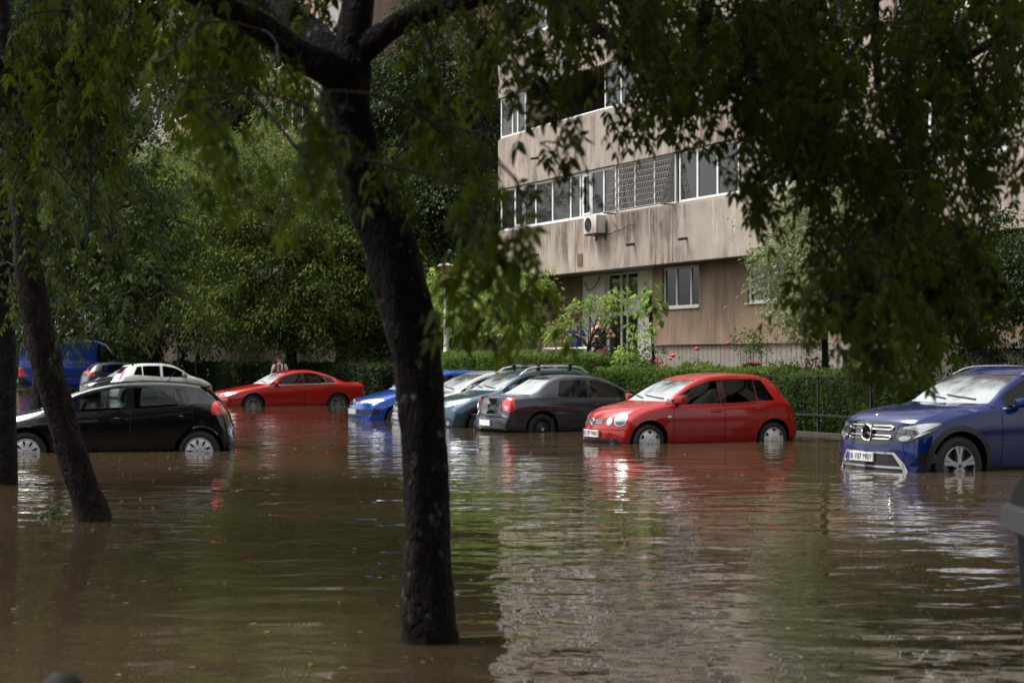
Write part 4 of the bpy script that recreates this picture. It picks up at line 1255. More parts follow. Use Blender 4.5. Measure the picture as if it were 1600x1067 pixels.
# caged section: metal grille leaning out above the band
g = MB()
ta, tb = 7.32, 10.30
frame_window(BL, 7.3, 10.25, z0, z1, .10, (8.2, 9.2), .05, frame=M['white_pvc'], sill=False)
MB().box((8.1, .4, 5.2), (9.9, .42, 6.4)).build('curtain', M['curtain'], BL, smooth=False)
for i in range(25):
    t = ta+(tb-ta)*i/24
    g.tube([(t, -.34, z0-.02), (t, -.02, z1+.0)], .008, 4)
for i in range(9):
    f = i/8
    g.tube([(ta, -.34+.32*f, z0-.02+1.26*f), (tb, -.34+.32*f, z0-.02+1.26*f)], .009 if i else .02, 4)
for t in (ta, tb):
    for i in range(7):
        f = i/6; g.tube([(t, -.34+.34*f, z0-.02), (t, -.02, z0-.02+1.26*f)], .008, 4)
g.tube([(ta, -.34, z0-.03), (ta, .02, z0-.03)], .02, 4); g.tube([(tb, -.34, z0-.03), (tb, .02, z0-.03)], .02, 4)
g.build('balcony_grille', pbr('rusty grille bars', (.20, .165, .14), .6, .3, noise=.4, nscale=9), BL)
frame_window(BL, 10.45, 13.15, z0, z1, .08, (11.3, 12.2), .06, sill=False)
MB().box((11.3, .5, 5.2), (13.1, .52, 5.95)).build('curtain', M['teal_cloth'], BL, smooth=False)
# upper floors
frame_window(BL, .03, 1.75, 8.03, 9.22, .08, (.85, 1.2), .06, sill=False)          # second floor, left end
MB().tube([(1.8, .08, 8.06), (6.6, .08, 8.06)], .03, 6).build('balcony_rail', M['white_paint'], BL)
frame_window(BL, 6.6, 9.4, 8.03, 9.22, .08, (7.5, 8.4), .06, sill=False)
frame_window(BL, 9.6, 13.1, 8.03, 9.22, .08, (10.7, 11.9), .06, sill=False)
frame_window(BL, 1.6, 5.2, 10.78, 11.97, .08, (2.0, 3.1, 4.2), .07, sill=False)
frame_window(BL, 5.4, 9.2, 10.78, 11.97, .08, (6.5, 7.9), .06, sill=False)
frame_window(BL, 9.4, 13.1, 10.78, 11.97, .08, (10.4, 11.8), .06, sill=False)
for k in range(3):
    for a, b_ in ((14.55, 17.65), (18.95, 22.15), (23.45, 26.95)):
        frame_window(BL, a, b_, bands[k][1]+.05, bands[k+1][0]-.01, .08, (a+1.0, a+2.05), .075, sill=False)
# ground floor, set back under the overhang
mb = MB()
mb.box((.35, 1.35, .1), (3.2, 1.6, 3.79), 0)                     # brown wall at the left corner
mb.box((.35, 1.601, .1), (.6, 9.0, 3.79), 0)
mb.build('side_wall', M['render_brown'], BL, smooth=False)
mb = MB()
mb.box((3.201, 1.2, .3), (4.5, 1.5, 3.79)); mb.box((6.4, 1.2, .3), (8.02, 1.5, 3.79)); mb.box((4.5, 1.28, 3.745), (6.4, 1.5, 3.79))
mb.build('entrance_wall', M['render_white'], BL, smooth=False)
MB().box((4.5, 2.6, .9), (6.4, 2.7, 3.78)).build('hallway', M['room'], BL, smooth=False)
# entrance door with side panel, transom light and notice board
dr = MB()
for a, b_ in ((4.52, 4.60), (5.25, 5.35), (5.60, 5.68), (6.30, 6.39)): dr.box((a, 1.30, .80), (b_, 1.36, 3.74))
for za, zb_ in ((.80, .90), (2.62, 2.72), (3.02, 3.08)): dr.box((4.60, 1.301, za), (6.30, 1.359, zb_))
d_ = dr.build('entrance_door', M['white_pvc'], BL, smooth=False)
MB().box((4.6, 1.32, .90), (6.30, 1.33, 3.74)).build('pane', M['pane'], d_, smooth=False)
MB().tube([(5.74, 1.27, 1.7), (5.74, 1.27, 2.0)], .015, 6).build('handle', M['chrome'], d_)
nb = MB().box((5.55, 1.27, 2.70), (6.28, 1.30, 3.06))
nb = nb.build('notice_board', M['white_paint'], BL, smooth=False)
mb = MB()
for r_ in range(4):
    x = 5.62
    while x < 6.1:
        l = random.uniform(.03, .1); mb.box((x, 1.266, 2.76+r_*.06), (min(x+l, 6.2), 1.268, 2.785+r_*.06)); x += l+.025
mb.build('lettering', M['dark_metal2'], nb, smooth=False)
# tan wall with windows
mb = MB()
mb.box((8.02, .72, 1.78), (8.52, .95, 3.79)); mb.box((8.52, .72, 1.78), (10.32, .95, 2.70)); mb.box((8.52, .72, 3.76), (10.32, .95, 3.79))
mb.box((10.32, .72, 1.78), (12.5, .95, 3.79)); mb.box((12.5, .72, 1.78), (14.1, .95, 2.72)); mb.box((14.1, .72, 1.78), (T1, .95, 3.79)); mb.box((12.5, .72, 3.76), (14.1, .95, 3.79))
mb.box((8.02, .951, 1.78), (8.2, 1.199, 3.79))
mb.build('ground_floor_wall', M['render_tan'], BL, smooth=False)
frame_window(BL, 8.53, 10.31, 2.72, 3.755, .78, (9.15, 9.85), .06)
frame_window(BL, 12.51, 14.09, 2.74, 3.755, .78, (13.3,), .06)
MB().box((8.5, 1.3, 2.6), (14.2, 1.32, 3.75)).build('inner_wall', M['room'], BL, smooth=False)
mb = MB()
mb.box((8.0, .80, .1), (T1, 1.1, 1.775))
t = 8.02
while t < 15.8:
    mb.box((t, .788, .1), (t+.185, .798, 1.76)); t += .20
for a in (15.8, 19.5, 23.2):
    mb.box((a, .66, 1.62), (a+3.4, .80, 1.82)); mb.box((a, .68, .1), (a+.5, .799, 1.62))
mb.build('plinth', M['plinth'], BL, smooth=False)
# outlet pipes and vents on the bands
def pipe(t, z): MB().tube([(t, .1, z), (t, -.24, z-.05)], .035, 8).build('outlet_pipe', M['dark_metal2'], BL)
for t, z in ((2.75, 4.42), (8.35, 4.38), (10.95, 4.36), (2.75, 7.18), (2.78, 9.95), (8.3, 7.12), (10.9, 9.95)): pipe(t, z)
for t, z in ((2.25, 4.22), (5.35, 4.12)):
    m_ = MB().box((t-.15, -.02, z-.17), (t+.15, .01, z+.17))
    for i in range(5): m_.box((t-.12, -.028, z-.13+i*.06), (t+.12, -.019, z-.10+i*.06))
    m_.build('vent_cover', pbr('brown vent', (.22, .13, .075), .8, noise=.2), BL, smooth=False)
# cables
mb = MB()
mb.tube([(7.1, -.04, 5.15), (7.6, -.05, 4.75), (8.2, -.05, 4.86), (8.4, -.02, 4.85)], .012, 5)
mb.tube([(6.6, -.03, 4.72), (7.2, -.05, 4.70), (7.6, -.04, 4.78)], .012, 5)
mb.tube([(3.4, 1.15, 3.6), (3.7, 1.12, 3.35), (4.0, 1.12, 3.42), (4.25, 1.14, 3.6), (4.3, 1.16, 3.75)], .015, 5)
mb.build('cable', M['trim'], BL)

# air conditioner hung on the band
AC = thing('air_conditioner', 'rusty white air conditioner unit hung under the balcony grille of the tan building', 'air conditioner', fac(6.55, -.20, 4.74), PHI)
AC.scale = (.86, .86, .86)
mb = MB().box((-.42, -.16, 0), (.42, .16, .56), 0, .02)
mb.build('casing', concrete('worn white casing', (.55, .53, .50), (.70, .69, .66), (.25, .14, .08), .7), AC)
mb = MB().lathe([(.22, 0), (.215, .012), (.2, .012), (.195, 0)], 28, Matrix.Translation((-.12, -.16, .28)) @ Matrix.Rotation(R(90), 4, 'X'))
for i in range(8): mb.tube([(-.12, -.168, .28), (-.12+.2*math.cos(i*.785), -.168, .28+.2*math.sin(i*.785))], .006, 4)
mb.lathe([(.19, .001), (0, .001)], 28, Matrix.Translation((-.12, -.162, .28)) @ Matrix.Rotation(R(90), 4, 'X'), 1)
mb.build('fan_grille', (M['dark_metal'], M['trim']), AC)
mb = MB()
for i in range(9): mb.box((-.428, -.12, .06+i*.05), (-.419, .12, .09+i*.05))
mb.build('side_louvre', M['dark_metal'], AC, smooth=False)
for x in (-.3, .3):
    mb = MB().box((x-.02, -.18, -.05), (x+.02, .20, -.012)).box((x-.02, .20, -.2), (x+.02, .24, -.012))
    mb.build('bracket', M['dark_metal2'], AC, smooth=False)

# steps, landing and railings in front of the entrance
ST = thing('entrance_steps', 'concrete entrance landing and steps before the white doorway', 'steps', fac(5.1, 0, .1), PHI)
mb = MB().box((-.7, -.55, 0), (2.6, 1.19, .68))
mb.build('landing', M['plinth'], ST, smooth=False)
mb = MB()
for i in range(6): mb.box((-.7-.3*(i+1), -.55, 0), (-.7-.3*i-.002, .75, max(.02, .68-.11*(i+1))))
mb.build('stair', M['plinth'], ST, smooth=False)
RL = thing('stair_railing', 'white tubular metal railing along the entrance steps', 'railing', fac(5.1, -.6, -.05), PHI)
def rail(pts, r_=.03): return MB().tube(pts, r_, 8)
mb = rail([(-2.9, -.05, .62), (-.75, -.05, 1.65), (-.7, -.05, 1.75), (2.2, -.05, 1.75)])
mb.tube([(-2.9, -.05, .2), (-.7, -.05, 1.2), (2.2, -.05, 1.2)], .022, 8)
mb.build('handrail', M['white_paint'], RL)
mb = MB()
for x, za, zb_ in ((-2.6, .1, .75), (-1.7, .5, 1.25), (-.75, .85, 1.73), (.4, .85, 1.73), (1.5, .85, 1.73), (2.2, .85, 1.73)): mb.tube([(x, -.05, za), (x, -.05, zb_)], .022, 8)
mb.build('railing_post', M['white_paint'], RL)
R2 = thing('ramp_railing', 'white metal railing frame in front of the brown wall left of the steps', 'railing', fac(1.6, -.9, .1), PHI)
mb = MB()
mb.tube([(-.5, 0, .7), (.45, 0, 1.36), (.6, 0, 1.42), (3.1, 0, 1.42)], .032, 8)
mb.tube([(.6, 0, .95), (3.1, 0, .95)], .026, 8)
mb.build('handrail', M['white_paint'], R2)
mb = MB()
for x in (-.3, .62, 1.9, 3.08): mb.tube([(x, 0, 0), (x, 0, 1.4 if x > .5 else .8)], .026, 8)
for i in range(14): mb.tube([(-.2+i*.06, .05, .2), (-.2+i*.06, .05, .75+i*.02)], .006, 4)
mb.build('railing_post', M['white_paint'], R2)

# ------------------------------------------------------------------ second block further along
B2 = thing('apartment_block', 'distant orange and grey apartment block glimpsed between the left trees', 'building', fac(-14.0, 0, 0), PHI)
M['orange'] = concrete('orange render', (.24, .165, .115), (.32, .225, .16), (.14, .10, .08), .4)
M['pale_panel'] = concrete('pale grey panel', (.28, .255, .24), (.38, .35, .33), (.14, .12, .11), .5)
for k in range(6):
    z0 = 3.9+2.75*k
    mb = MB()
    for i in range(8):
        a = -72+9*i
        mb.box((a+.01, 0, z0), (a+8.99, .2, z0+1.35), 0 if i % 2 else 1)
    mb.build('facade_band', (M['orange'], M['pale_panel']), B2, smooth=False)
    if k < 5:
        for i in range(8):
            a = -72+9*i
            frame_window(B2, a+.3, a+5.6, z0+1.38, z0+2.74, .08, (a+1.4, a+2.7, a+4.1), .08, sill=False)
            MB().box((a+5.7, .02, z0+1.36), (a+8.9, .2, z0+2.745)).build('wall', M['pale_panel'], B2, smooth=False)
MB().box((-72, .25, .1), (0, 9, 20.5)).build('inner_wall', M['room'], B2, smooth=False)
MB().box((.001, .25, .1), (.05, 9, 20.5)).build('end_wall', M['render_brown'], B2, smooth=False)
mb = MB().box((-72, .3-.55, 1.3), (0, .24, 3.89))
mb.build('ground_floor_wall', pbr('dark brown render', (.085, .062, .048), .9, noise=.3, nscale=2), B2, smooth=False)
mb = MB().box((-72, -.42, .1), (0, -.26, 1.29))
for i in range(60): mb.box((-24+i*.4, -.46, .1), (-23.8+i*.4, -.421, 1.28))
mb.build('plinth', pbr('dark plinth', (.10, .085, .075), .9, noise=.3, nscale=4), B2, smooth=False)
# ------------------------------------------------------------------ vegetation
def T_leaf(L=1.0, W=.42, fold=.10, droop=.12):
    V = np.array([(0,0,0), (.38*L,W*L*.5,fold*L*.5), (.42*L,0,0), (.38*L,-W*L*.5,fold*L*.5), (.72*L,W*L*.3,fold*L*.2-droop*L*.4), (.72*L,-W*L*.3,fold*L*.2-droop*L*.4), (L,0,-droop*L)])
    F = np.array([(0,2,1),(0,3,2),(1,2,4),(2,3,5),(2,6,4),(2,5,6)])
    return V, F
def T_diamond(W=.5, fold=.12):
    return np.array([(0,0,0),(.45,W/2,fold),(1,0,-.06),(.45,-W/2,fold)]), np.array([(0,2,1),(0,3,2)])
def rotz(a):
    c, s_ = math.cos(a), math.sin(a); return np.array([(c,-s_,0),(s_,c,0),(0,0,1)])
def roty(a):
    c, s_ = math.cos(a), math.sin(a); return np.array([(c,0,s_),(0,1,0),(-s_,0,c)])
def T_compound(n=2, leaf=.46):
    """pinnate leaf of length 1: n pairs and a terminal leaflet on a thin stalk"""
    Vs, Fs, o = [], [], 0
    def put(V, F):
        nonlocal o
        Vs.append(V); Fs.append(F+o); o += len(V)
    LV, LF = T_leaf(leaf, .40)
    put(LV @ roty(.25).T + np.array([.55, 0, -.06]), LF)
    for i in range(n):
        x = .16+.34*i/max(1, n-1) if n > 1 else .35
        for sg in (-1, 1):
            V = LV*(.82+.06*i) @ roty(.35).T @ rotz(sg*(.95-.1*i)).T + np.array([x, 0, -.1*x*x])
            put(V, LF)
    st = np.array([(0,.006,0),(0,-.006,0),(.3,-.005,-.01),(.3,.005,-.01),(.56,-.004,-.06),(.56,.004,-.06)])
    put(st, np.array([(0,1,2),(0,2,3),(3,2,4),(3,4,5)]))
    return np.vstack(Vs), np.vstack(Fs)
LEAF, DIAM, SLIM = T_leaf(), T_diamond(), T_diamond(.36, .08)
COMP = [T_compound(2, .50), T_compound(2, .44), T_compound(3, .36)]

def norm(a): return a/np.maximum(1e-9, np.linalg.norm(a, axis=1, keepdims=True))
def scatter(tmpl, pos, d, up, size, tint):
    """place the template at every pos: x axis along d, z axis near up"""
    TV, TF = tmpl
    d = norm(d); y = norm(np.cross(up, d)); z = np.cross(d, y)
    Rm = np.stack([d, y, z], axis=2)                       # columns
    V = np.einsum('nij,kj->nki', Rm, TV)*size[:, None, None] + pos[:, None, :]
    n, k = len(pos), len(TV)
    F = TF[None] + (np.arange(n)*k)[:, None, None]
    return V.reshape(-1, 3), F.reshape(-1, 3), np.repeat(tint, k)
def merge(parts):
    Vs, Fs, Ts, o = [], [], [], 0
    for V, F, T in parts:
        Vs.append(V); Fs.append(F+o); Ts.append(T); o += len(V)
    return np.vstack(Vs), np.vstack(Fs), np.concatenate(Ts)

def clumps(ells, n, rng, shell=.45):
    """clump centres in a set of ellipsoids (cx,cy,cz,rx,ry,rz), biased to the outside"""
    vol = np.array([e[3]*e[4]*e[5] for e in ells])**(2/3); vol /= vol.sum()
    out, rad = [], []
    for e, k in zip(ells, rng.multinomial(n, vol)):
        u = norm(rng.normal(size=(k, 3))); r = rng.random(k)**shell
        r = r*(1+.16*rng.normal(size=k))
        out.append(np.array(e[:3]) + u*np.array(e[3:6])*r[:, None]); rad.append(u)
    return np.vstack(out), np.vstack(rad)

def foliage(name, ells, ncl, per, leaf, mat, parent=None, seed=1, tmpl=None, cr=.45, flat=.45, droop=.5, shell=.45, tb=.5, ts=.22):
    rng = np.random.default_rng(seed)
    C, U = clumps(ells, ncl, rng, shell)
    ncl = len(C)
    ct = np.clip(tb + ts*rng.normal(size=ncl), 0, 1)
    idx = np.repeat(np.arange(ncl), per)
    q = rng.normal(size=(len(idx), 3))*.5
    sz = cr*(.6+.8*rng.random(ncl))[idx]
    off = q*sz[:, None]*np.array([1, 1, flat])
    out = U[idx]*np.array([1, 1, .3])
    hr = np.linalg.norm(off[:, :2], axis=1)
    off[:, 2] -= droop*hr*hr/np.maximum(.05, sz)
    pos = C[idx]+off
    d = norm(off*np.array([1, 1, .4])+out*.25+rng.normal(size=pos.shape)*.18)
    d[:, 2] -= .35+.5*rng.random(len(d))*droop
    up = norm(np.array([0, 0, 1.0])+rng.normal(size=pos.shape)*.45)
    s_ = leaf*(.6+.7*rng.random(len(pos)))
    t = np.clip(ct[idx]+.16*rng.normal(size=len(pos)), 0, 1)
    V, F, T = scatter(tmpl or DIAM, pos, d, up, s_, t)
    return link(name, np_mesh(name, V, F, mat, T), parent), C

def bark_mat(name, c0, c1, patch=(.30, .29, .26), amt=.25, red=None):
    m, n, b, out = node_mat(name)
    tc = n.nodes.new('ShaderNodeTexCoord')
    def nz(scale, s3, det=5):
        mp = n.nodes.new('ShaderNodeMapping'); mp.inputs['Scale'].default_value = s3
        n.links.new(tc.outputs['Object'], mp.inputs['Vector'])
        t = n.nodes.new('ShaderNodeTexNoise'); t.inputs['Scale'].default_value = scale; t.inputs['Detail'].default_value = det
        n.links.new(mp.outputs[0], t.inputs['Vector']); return t
    a = nz(16, (1, 1, .5), 8); r = ramp(n, [(.35, c0), (.68, c1)]); n.links.new(a.outputs['Fac'], r.inputs[0])
    p = nz(16, (1, 1, .7), 3); r2 = ramp(n, [(.62, (0, 0, 0)), (.72, (amt, amt, amt))]); n.links.new(p.outputs['Fac'], r2.inputs[0])
    mx = n.nodes.new('ShaderNodeMix'); mx.data_type = 'RGBA'; mx.inputs[7].default_value = (*patch, 1)
    n.links.new(r2.outputs[0], mx.inputs[0]); n.links.new(r.outputs[0], mx.inputs[6])
    src = mx.outputs[2]
    if red:
        p2 = nz(9, (1, 1, .5), 2); r3 = ramp(n, [(.66, (0, 0, 0)), (.72, (.7, .7, .7))]); n.links.new(p2.outputs['Fac'], r3.inputs[0])
        m2 = n.nodes.new('ShaderNodeMix'); m2.data_type = 'RGBA'; m2.inputs[7].default_value = (*red, 1)
        n.links.new(r3.outputs[0], m2.inputs[0]); n.links.new(src, m2.inputs[6]); src = m2.outputs[2]
    # soaked, silt-stained band just above the water
    sz = n.nodes.new('ShaderNodeSeparateXYZ'); n.links.new(tc.outputs['Object'], sz.inputs[0])
    wz = n.nodes.new('ShaderNodeMath'); wz.operation = 'MULTIPLY_ADD'; wz.inputs[1].default_value = -.16; n.links.new(a.outputs['Fac'], wz.inputs[0]); n.links.new(sz.outputs[2], wz.inputs[2])
    wr_ = n.nodes.new('ShaderNodeMapRange'); wr_.inputs[1].default_value = -.02; wr_.inputs[2].default_value = .03; wr_.inputs[3].default_value = 1; wr_.inputs[4].default_value = 0
    n.links.new(wz.outputs[0], wr_.inputs[0])
    m3 = n.nodes.new('ShaderNodeMix'); m3.data_type = 'RGBA'; m3.inputs[7].default_value = (.020, .013, .007, 1)
    n.links.new(wr_.outputs[0], m3.inputs[0]); n.links.new(src, m3.inputs[6]); src = m3.outputs[2]
    n.links.new(src, b.inputs['Base Color'])
    b.inputs['Roughness'].default_value = .85; b.inputs['Specular IOR Level'].default_value = .25
    g0 = nz(18, (1, 1, .32), 8)
    vo = n.nodes.new('ShaderNodeTexVoronoi'); vo.feature = 'DISTANCE_TO_EDGE'; vo.inputs['Scale'].default_value = 26
    mpv = n.nodes.new('ShaderNodeMapping'); mpv.inputs['Scale'].default_value = (1, 1, .3)
    dis = n.nodes.new('ShaderNodeMix'); dis.data_type = 'RGBA'; dis.blend_type = 'ADD'; dis.inputs[0].default_value = .12
    n.links.new(tc.outputs['Object'], dis.inputs[6]); n.links.new(g0.outputs['Color'], dis.inputs[7])
    n.links.new(dis.outputs[2], mpv.inputs['Vector']); n.links.new(mpv.outputs[0], vo.inputs['Vector'])
    vr = n.nodes.new('ShaderNodeMapRange'); vr.inputs[2].default_value = .22; n.links.new(vo.outputs['Distance'], vr.inputs[0])
    g = n.nodes.new('ShaderNodeMath'); g.operation = 'ADD'; n.links.new(g0.outputs['Fac'], g.inputs[0]); n.links.new(vr.outputs[0], g.inputs[1])
    bp = n.nodes.new('ShaderNodeBump'); bp.inputs['Strength'].default_value = 1; bp.inputs['Distance'].default_value = .035
    n.links.new(g.outputs[0], bp.inputs['Height']); n.links.new(bp.outputs[0], b.inputs['Normal'])
    return m
M['bark'] = bark_mat('dark wet bark', (.006, .0045, .0035), (.026, .019, .014), patch=(.24, .24, .22), amt=.85, red=(.075, .035, .018))
M['bark2'] = bark_mat('brown bark', (.007, .005, .0035), (.034, .024, .016), patch=(.10, .10, .07), amt=.3, red=(.09, .045, .02))
M['bark3'] = bark_mat('grey bark', (.010, .008, .007), (.034, .029, .024))
M['twig'] = pbr('twig', (.020, .012, .008), .85, noise=.4)
M['lf_fore'] = leaf_mat('foreground leaves', (.012, .025, .003), (.10, .145, .013), .54, .55, .12)
M['lf_bright'] = leaf_mat('bright ash leaves', (.026, .055, .010), (.125, .185, .030), .45)
M['lf_mid'] = leaf_mat('mid green leaves', (.018, .040, .009), (.075, .118, .020), .42)
M['lf_dark'] = leaf_mat('dark green leaves', (.009, .021, .006), (.036, .066, .014), .30)
M['lf_pale'] = leaf_mat('pale variegated leaves', (.06, .10, .03), (.30, .34, .17), .40)
M['lf_young'] = leaf_mat('fresh yellow green leaves', (.085, .16, .03), (.30, .42, .10), .5)
M['lf_hedge'] = leaf_mat('hedge leaves', (.025, .06, .012), (.15, .25, .045), .42, .5)
M['lf_purple'] = leaf_mat('purple leaves', (.02, .013, .014), (.05, .03, .032), .25)
M['petal'] = pbr('rose petals', (.62, .035, .06), .6, noise=.2)

def trunk_mesh(pts, seed=0, n=18, rough=.06):
    """pts: (Vector, radius) resampled along a smooth curve with lumpy bark"""
    rng = np.random.default_rng(seed)
    k = len(pts); tt = list(range(k))
    fx, fy, fz, fr = [pchip(list(zip(tt, q))) for q in ([p.x for p, r in pts], [p.y for p, r in pts], [p.z for p, r in pts], [r for p, r in pts])]
    m = max(8, (k-1)*7)
    P_ = [Vector((fx(t), fy(t), fz(t))) for t in np.linspace(0, k-1, m)]
    Rr = [fr(t) for t in np.linspace(0, k-1, m)]
    mb = MB().tube(P_, Rr, n)
    ph = rng.random(6)*6.28
    for i in range(m):
        c = P_[i]
        for j in range(n):
            v = Vector(mb.v[i*n+j]); a = 6.283*j/n
            kx = 1+rough*(math.sin(3*a+ph[0]+i*.35)*.5+math.sin(5*a+ph[1]-i*.23)*.35+math.sin(2*a+i*.6+ph[2])*.4+.35*rng.normal()*.5)
            mb.v[i*n+j] = tuple(c+(v-c)*kx)
    return mb, P_, Rr
def addmb(a, b):
    a.add(b.v, b.f); return a

def limb_curve(a, b, sag, rng, n=6):
    a, b = Vector(a), Vector(b); out = []
    w1 = Vector(rng.normal(size=3))*.06*(b-a).length
    for i in range(n+1):
        t = i/n
        out.append(a.lerp(b, t)+Vector((0, 0, sag*4*t*(1-t)))+w1*math.sin(math.pi*t))
    return out

def simple_tree(name, label, base, ells, ncl, per, leaf, mat, group=None, r0=.14, seed=1, bark=None, limbs=14, cat='tree', trunkpts=None, **kw):
    rng = np.random.default_rng(seed+100)
    o = thing(name, label, cat, base, 0, group)
    b = Vector(base)
    ells = [(e[0]-b.x, e[1]-b.y, e[2]-b.z, *e[3:]) for e in ells]
    cr, C = foliage('crown', ells, ncl, per, leaf, mat, o, seed, **kw)
    cen = np.mean([e[:3] for e in ells], axis=0)
    if trunkpts: tp = [(Vector(p)-b, r) for p, r in trunkpts]
    else: tp = [(Vector((0, 0, -.35)), r0*1.25), (Vector((cen[0]*.2, cen[1]*.2, cen[2]*.35)), r0), (Vector((cen[0]*.7, cen[1]*.7, cen[2]*.8)), r0*.75), (Vector(cen)+Vector((0, 0, .15*cen[2])), r0*.4)]
    mb, Pp, Rr = trunk_mesh(tp, seed, 10)
    for i in rng.choice(len(C), min(limbs, len(C)), replace=False):
        q = Vector(C[i]); k = int(len(Pp)*rng.uniform(.45, .98))-1
        r = max(.012, Rr[k]*.45)
        cv = limb_curve(Pp[k], q, .05*(q-Pp[k]).length, rng)
        mb.tube(cv, list(np.linspace(r, r*.25, len(cv))), 6)
    mb.build('trunk', bark or M['bark3'], o)
    return o
def E(px, py, Y, rx, ry, rz):
    p = P(px, py, Y); return (p.x, p.y, p.z, rx, ry, rz)
def B(px, Y, z=-.05):
    return ((px-800)/FOC*Y, Y, z)

# ---- trees beyond the cars
simple_tree('ash_tree', 'broad bright green tree leaning out over the red coupe', B(455, 60.5), [E(395,290,60,3.6,3,2.6), E(470,410,59,3.7,2.6,2.9), E(330,385,60,2.8,2.4,2.2), E(525,290,61,2.8,2.4,2.8), E(385,470,58.5,2.8,2.0,1.5), E(480,490,59.5,2.6,2,1.4), E(560,420,60.5,2.2,2,2.4), E(490,170,64,2.3,2,2.2)], 1000, 105, .15, M['lf_bright'], r0=.2, seed=3, tmpl=SLIM, cr=.62, flat=.35, droop=.7, ts=.2, shell=.3)
simple_tree('ash_tree', 'light green tree rising behind the leaning trunk on the left', B(285, 67), [E(270,330,66,3.0,2.5,2.4), E(345,290,68,3.0,2.5,2.5), E(215,360,65,2.4,2.2,2.0)], 460, 100, .16, M['lf_bright'], r0=.18, seed=4, tmpl=SLIM, cr=.65, flat=.35, droop=.7, tb=.42, shell=.3)
simple_tree('maple_tree', 'mid green box elder with long drooping leaves above the blue van', B(60, 41), [E(140,390,40,2.4,2.4,1.6), E(60,330,41,2.6,2.4,2.2), E(205,330,42,1.7,1.8,1.4), E(130,290,43,2.2,2,1.8), E(225,430,40,.9,1.2,.9), E(20,430,39,1.5,1.6,1.2), E(60,60,42,3.4,3,2.6), E(20,-140,42,3.6,3.4,2.6), E(250,-160,44,3.2,3,2.2)], 620, 17, .42, M['lf_mid'], r0=.2, seed=5, tmpl=COMP[1], cr=.55, flat=.5, droop=.8, tb=.35, shell=.35)
simple_tree('dark_tree', 'tall dark green tree filling the gap left of the tan building', B(700, 62), [E(690,180,63,2.6,2.5,4.2), E(720,330,61,1.9,2,2.6), E(650,330,62.5,2.0,2,3.2), E(745,200,64,1.6,2,3.4), E(640,150,64,2.4,2,3.2)], 800, 80, .15, M['lf_dark'], r0=.22, seed=6, cr=.6, flat=.5, droop=.6, tb=.55, ts=.3, shell=.35)
simple_tree('dark_tree', 'dark low tree in the shade behind the red coupe', B(590, 63), [E(590,470,62,2.4,1.8,1.9), E(640,500,61,1.8,1.6,1.4), E(555,360,64,2.4,2,2.4)], 320, 80, .14, M['lf_dark'], r0=.14, seed=7, cr=.6, tb=.35)
simple_tree('dark_tree', 'dark green tree behind the white hatchback', B(235, 74), [E(240,470,72,3.4,2.6,2.2), E(170,420,74,3.2,2.6,2.6), E(300,440,72,2.4,2,2.0)], 360, 80, .16, M['lf_dark'], r0=.16, seed=8, cr=.65, tb=.4)
simple_tree('plum_tree', 'small purple leaved tree between the green crowns behind the cars', B(310, 66), [E(308,470,65,1.7,1.4,1.7), E(300,420,66,1.3,1.2,1.2)], 160, 80, .13, M['lf_purple'], r0=.1, seed=9, cr=.5)
for i, (px, Y, top, rx, sd, mt) in enumerate([(-60,80,-260,6,20,'lf_dark'), (70,98,-100,6.5,21,'lf_dark'), (430,76,-160,5.0,23,'lf_dark'), (560,84,-260,6,24,'lf_dark'), (690,92,-200,6,25,'lf_dark')]):
    zc = 1.4+(562-top)/FOC*Y
    x = (px-800)/FOC*Y
    simple_tree('background_tree', ['dark crown at the far left edge beyond the van', 'dark tree far behind the blue van', 'tall dark tree directly behind the bright ash crown', 'large dark tree behind the large foreground trunk', 'far dark tree closing the gap beside the tan building'][i],
        (x, Y, -.05), [(x, Y, zc*.72, rx, rx*.8, zc*.42), (x-rx*.4, Y, zc*.45, rx*.8, rx*.7, zc*.36), (x+rx*.4, Y+1, zc*.5, rx*.8, rx*.7, zc*.4)], 800, 70, .27, M[mt], 'trees closing the view at the far end', r0=.25, seed=sd, cr=.95, flat=.5, droop=.6, tb=.4, ts=.25)

# ---- garden trees and shrubs by the building
def garden(px, d):
    q = (px-800)/FOC
    t = (q*(OB.y+NV.y*d)-(OB.x+NV.x*d))/(DV.x-q*DV.y)
    return fac(t, d), t
def G_(px, py, d):
    p, t = garden(px, d); return P(px, py, p.y)
def GE(px, py, d, r, rz=None):
    p = G_(px, py, d); return (p.x, p.y, p.z, r, r, rz or r)
def gbase(px, d):
    p, t = garden(px, d); return (p.x, p.y, .08)
simple_tree('variegated_tree', 'pale variegated tree in front of the tan building right of the windows', gbase(1290, -1.5), [GE(1290,330,-1.6,1.0,.9), GE(1230,410,-1.6,.85,.9), GE(1330,430,-1.6,1.0,1.0), GE(1260,480,-1.8,.75,.6), GE(1215,330,-1.4,.6,.55), GE(1370,350,-1.4,.9,.9), GE(1320,260,-1.3,.7,.7)], 420, 60, .085, M['lf_pale'], r0=.07, seed=31, cr=.30, flat=.6, droop=.5, shell=.38)
pt = [(G_(1546,580,-1.9), .16), (G_(1530,555,-1.8), .14), (G_(1512,520,-1.7), .125), (G_(1490,470,-1.7), .1), (G_(1470,420,-1.7), .06)]
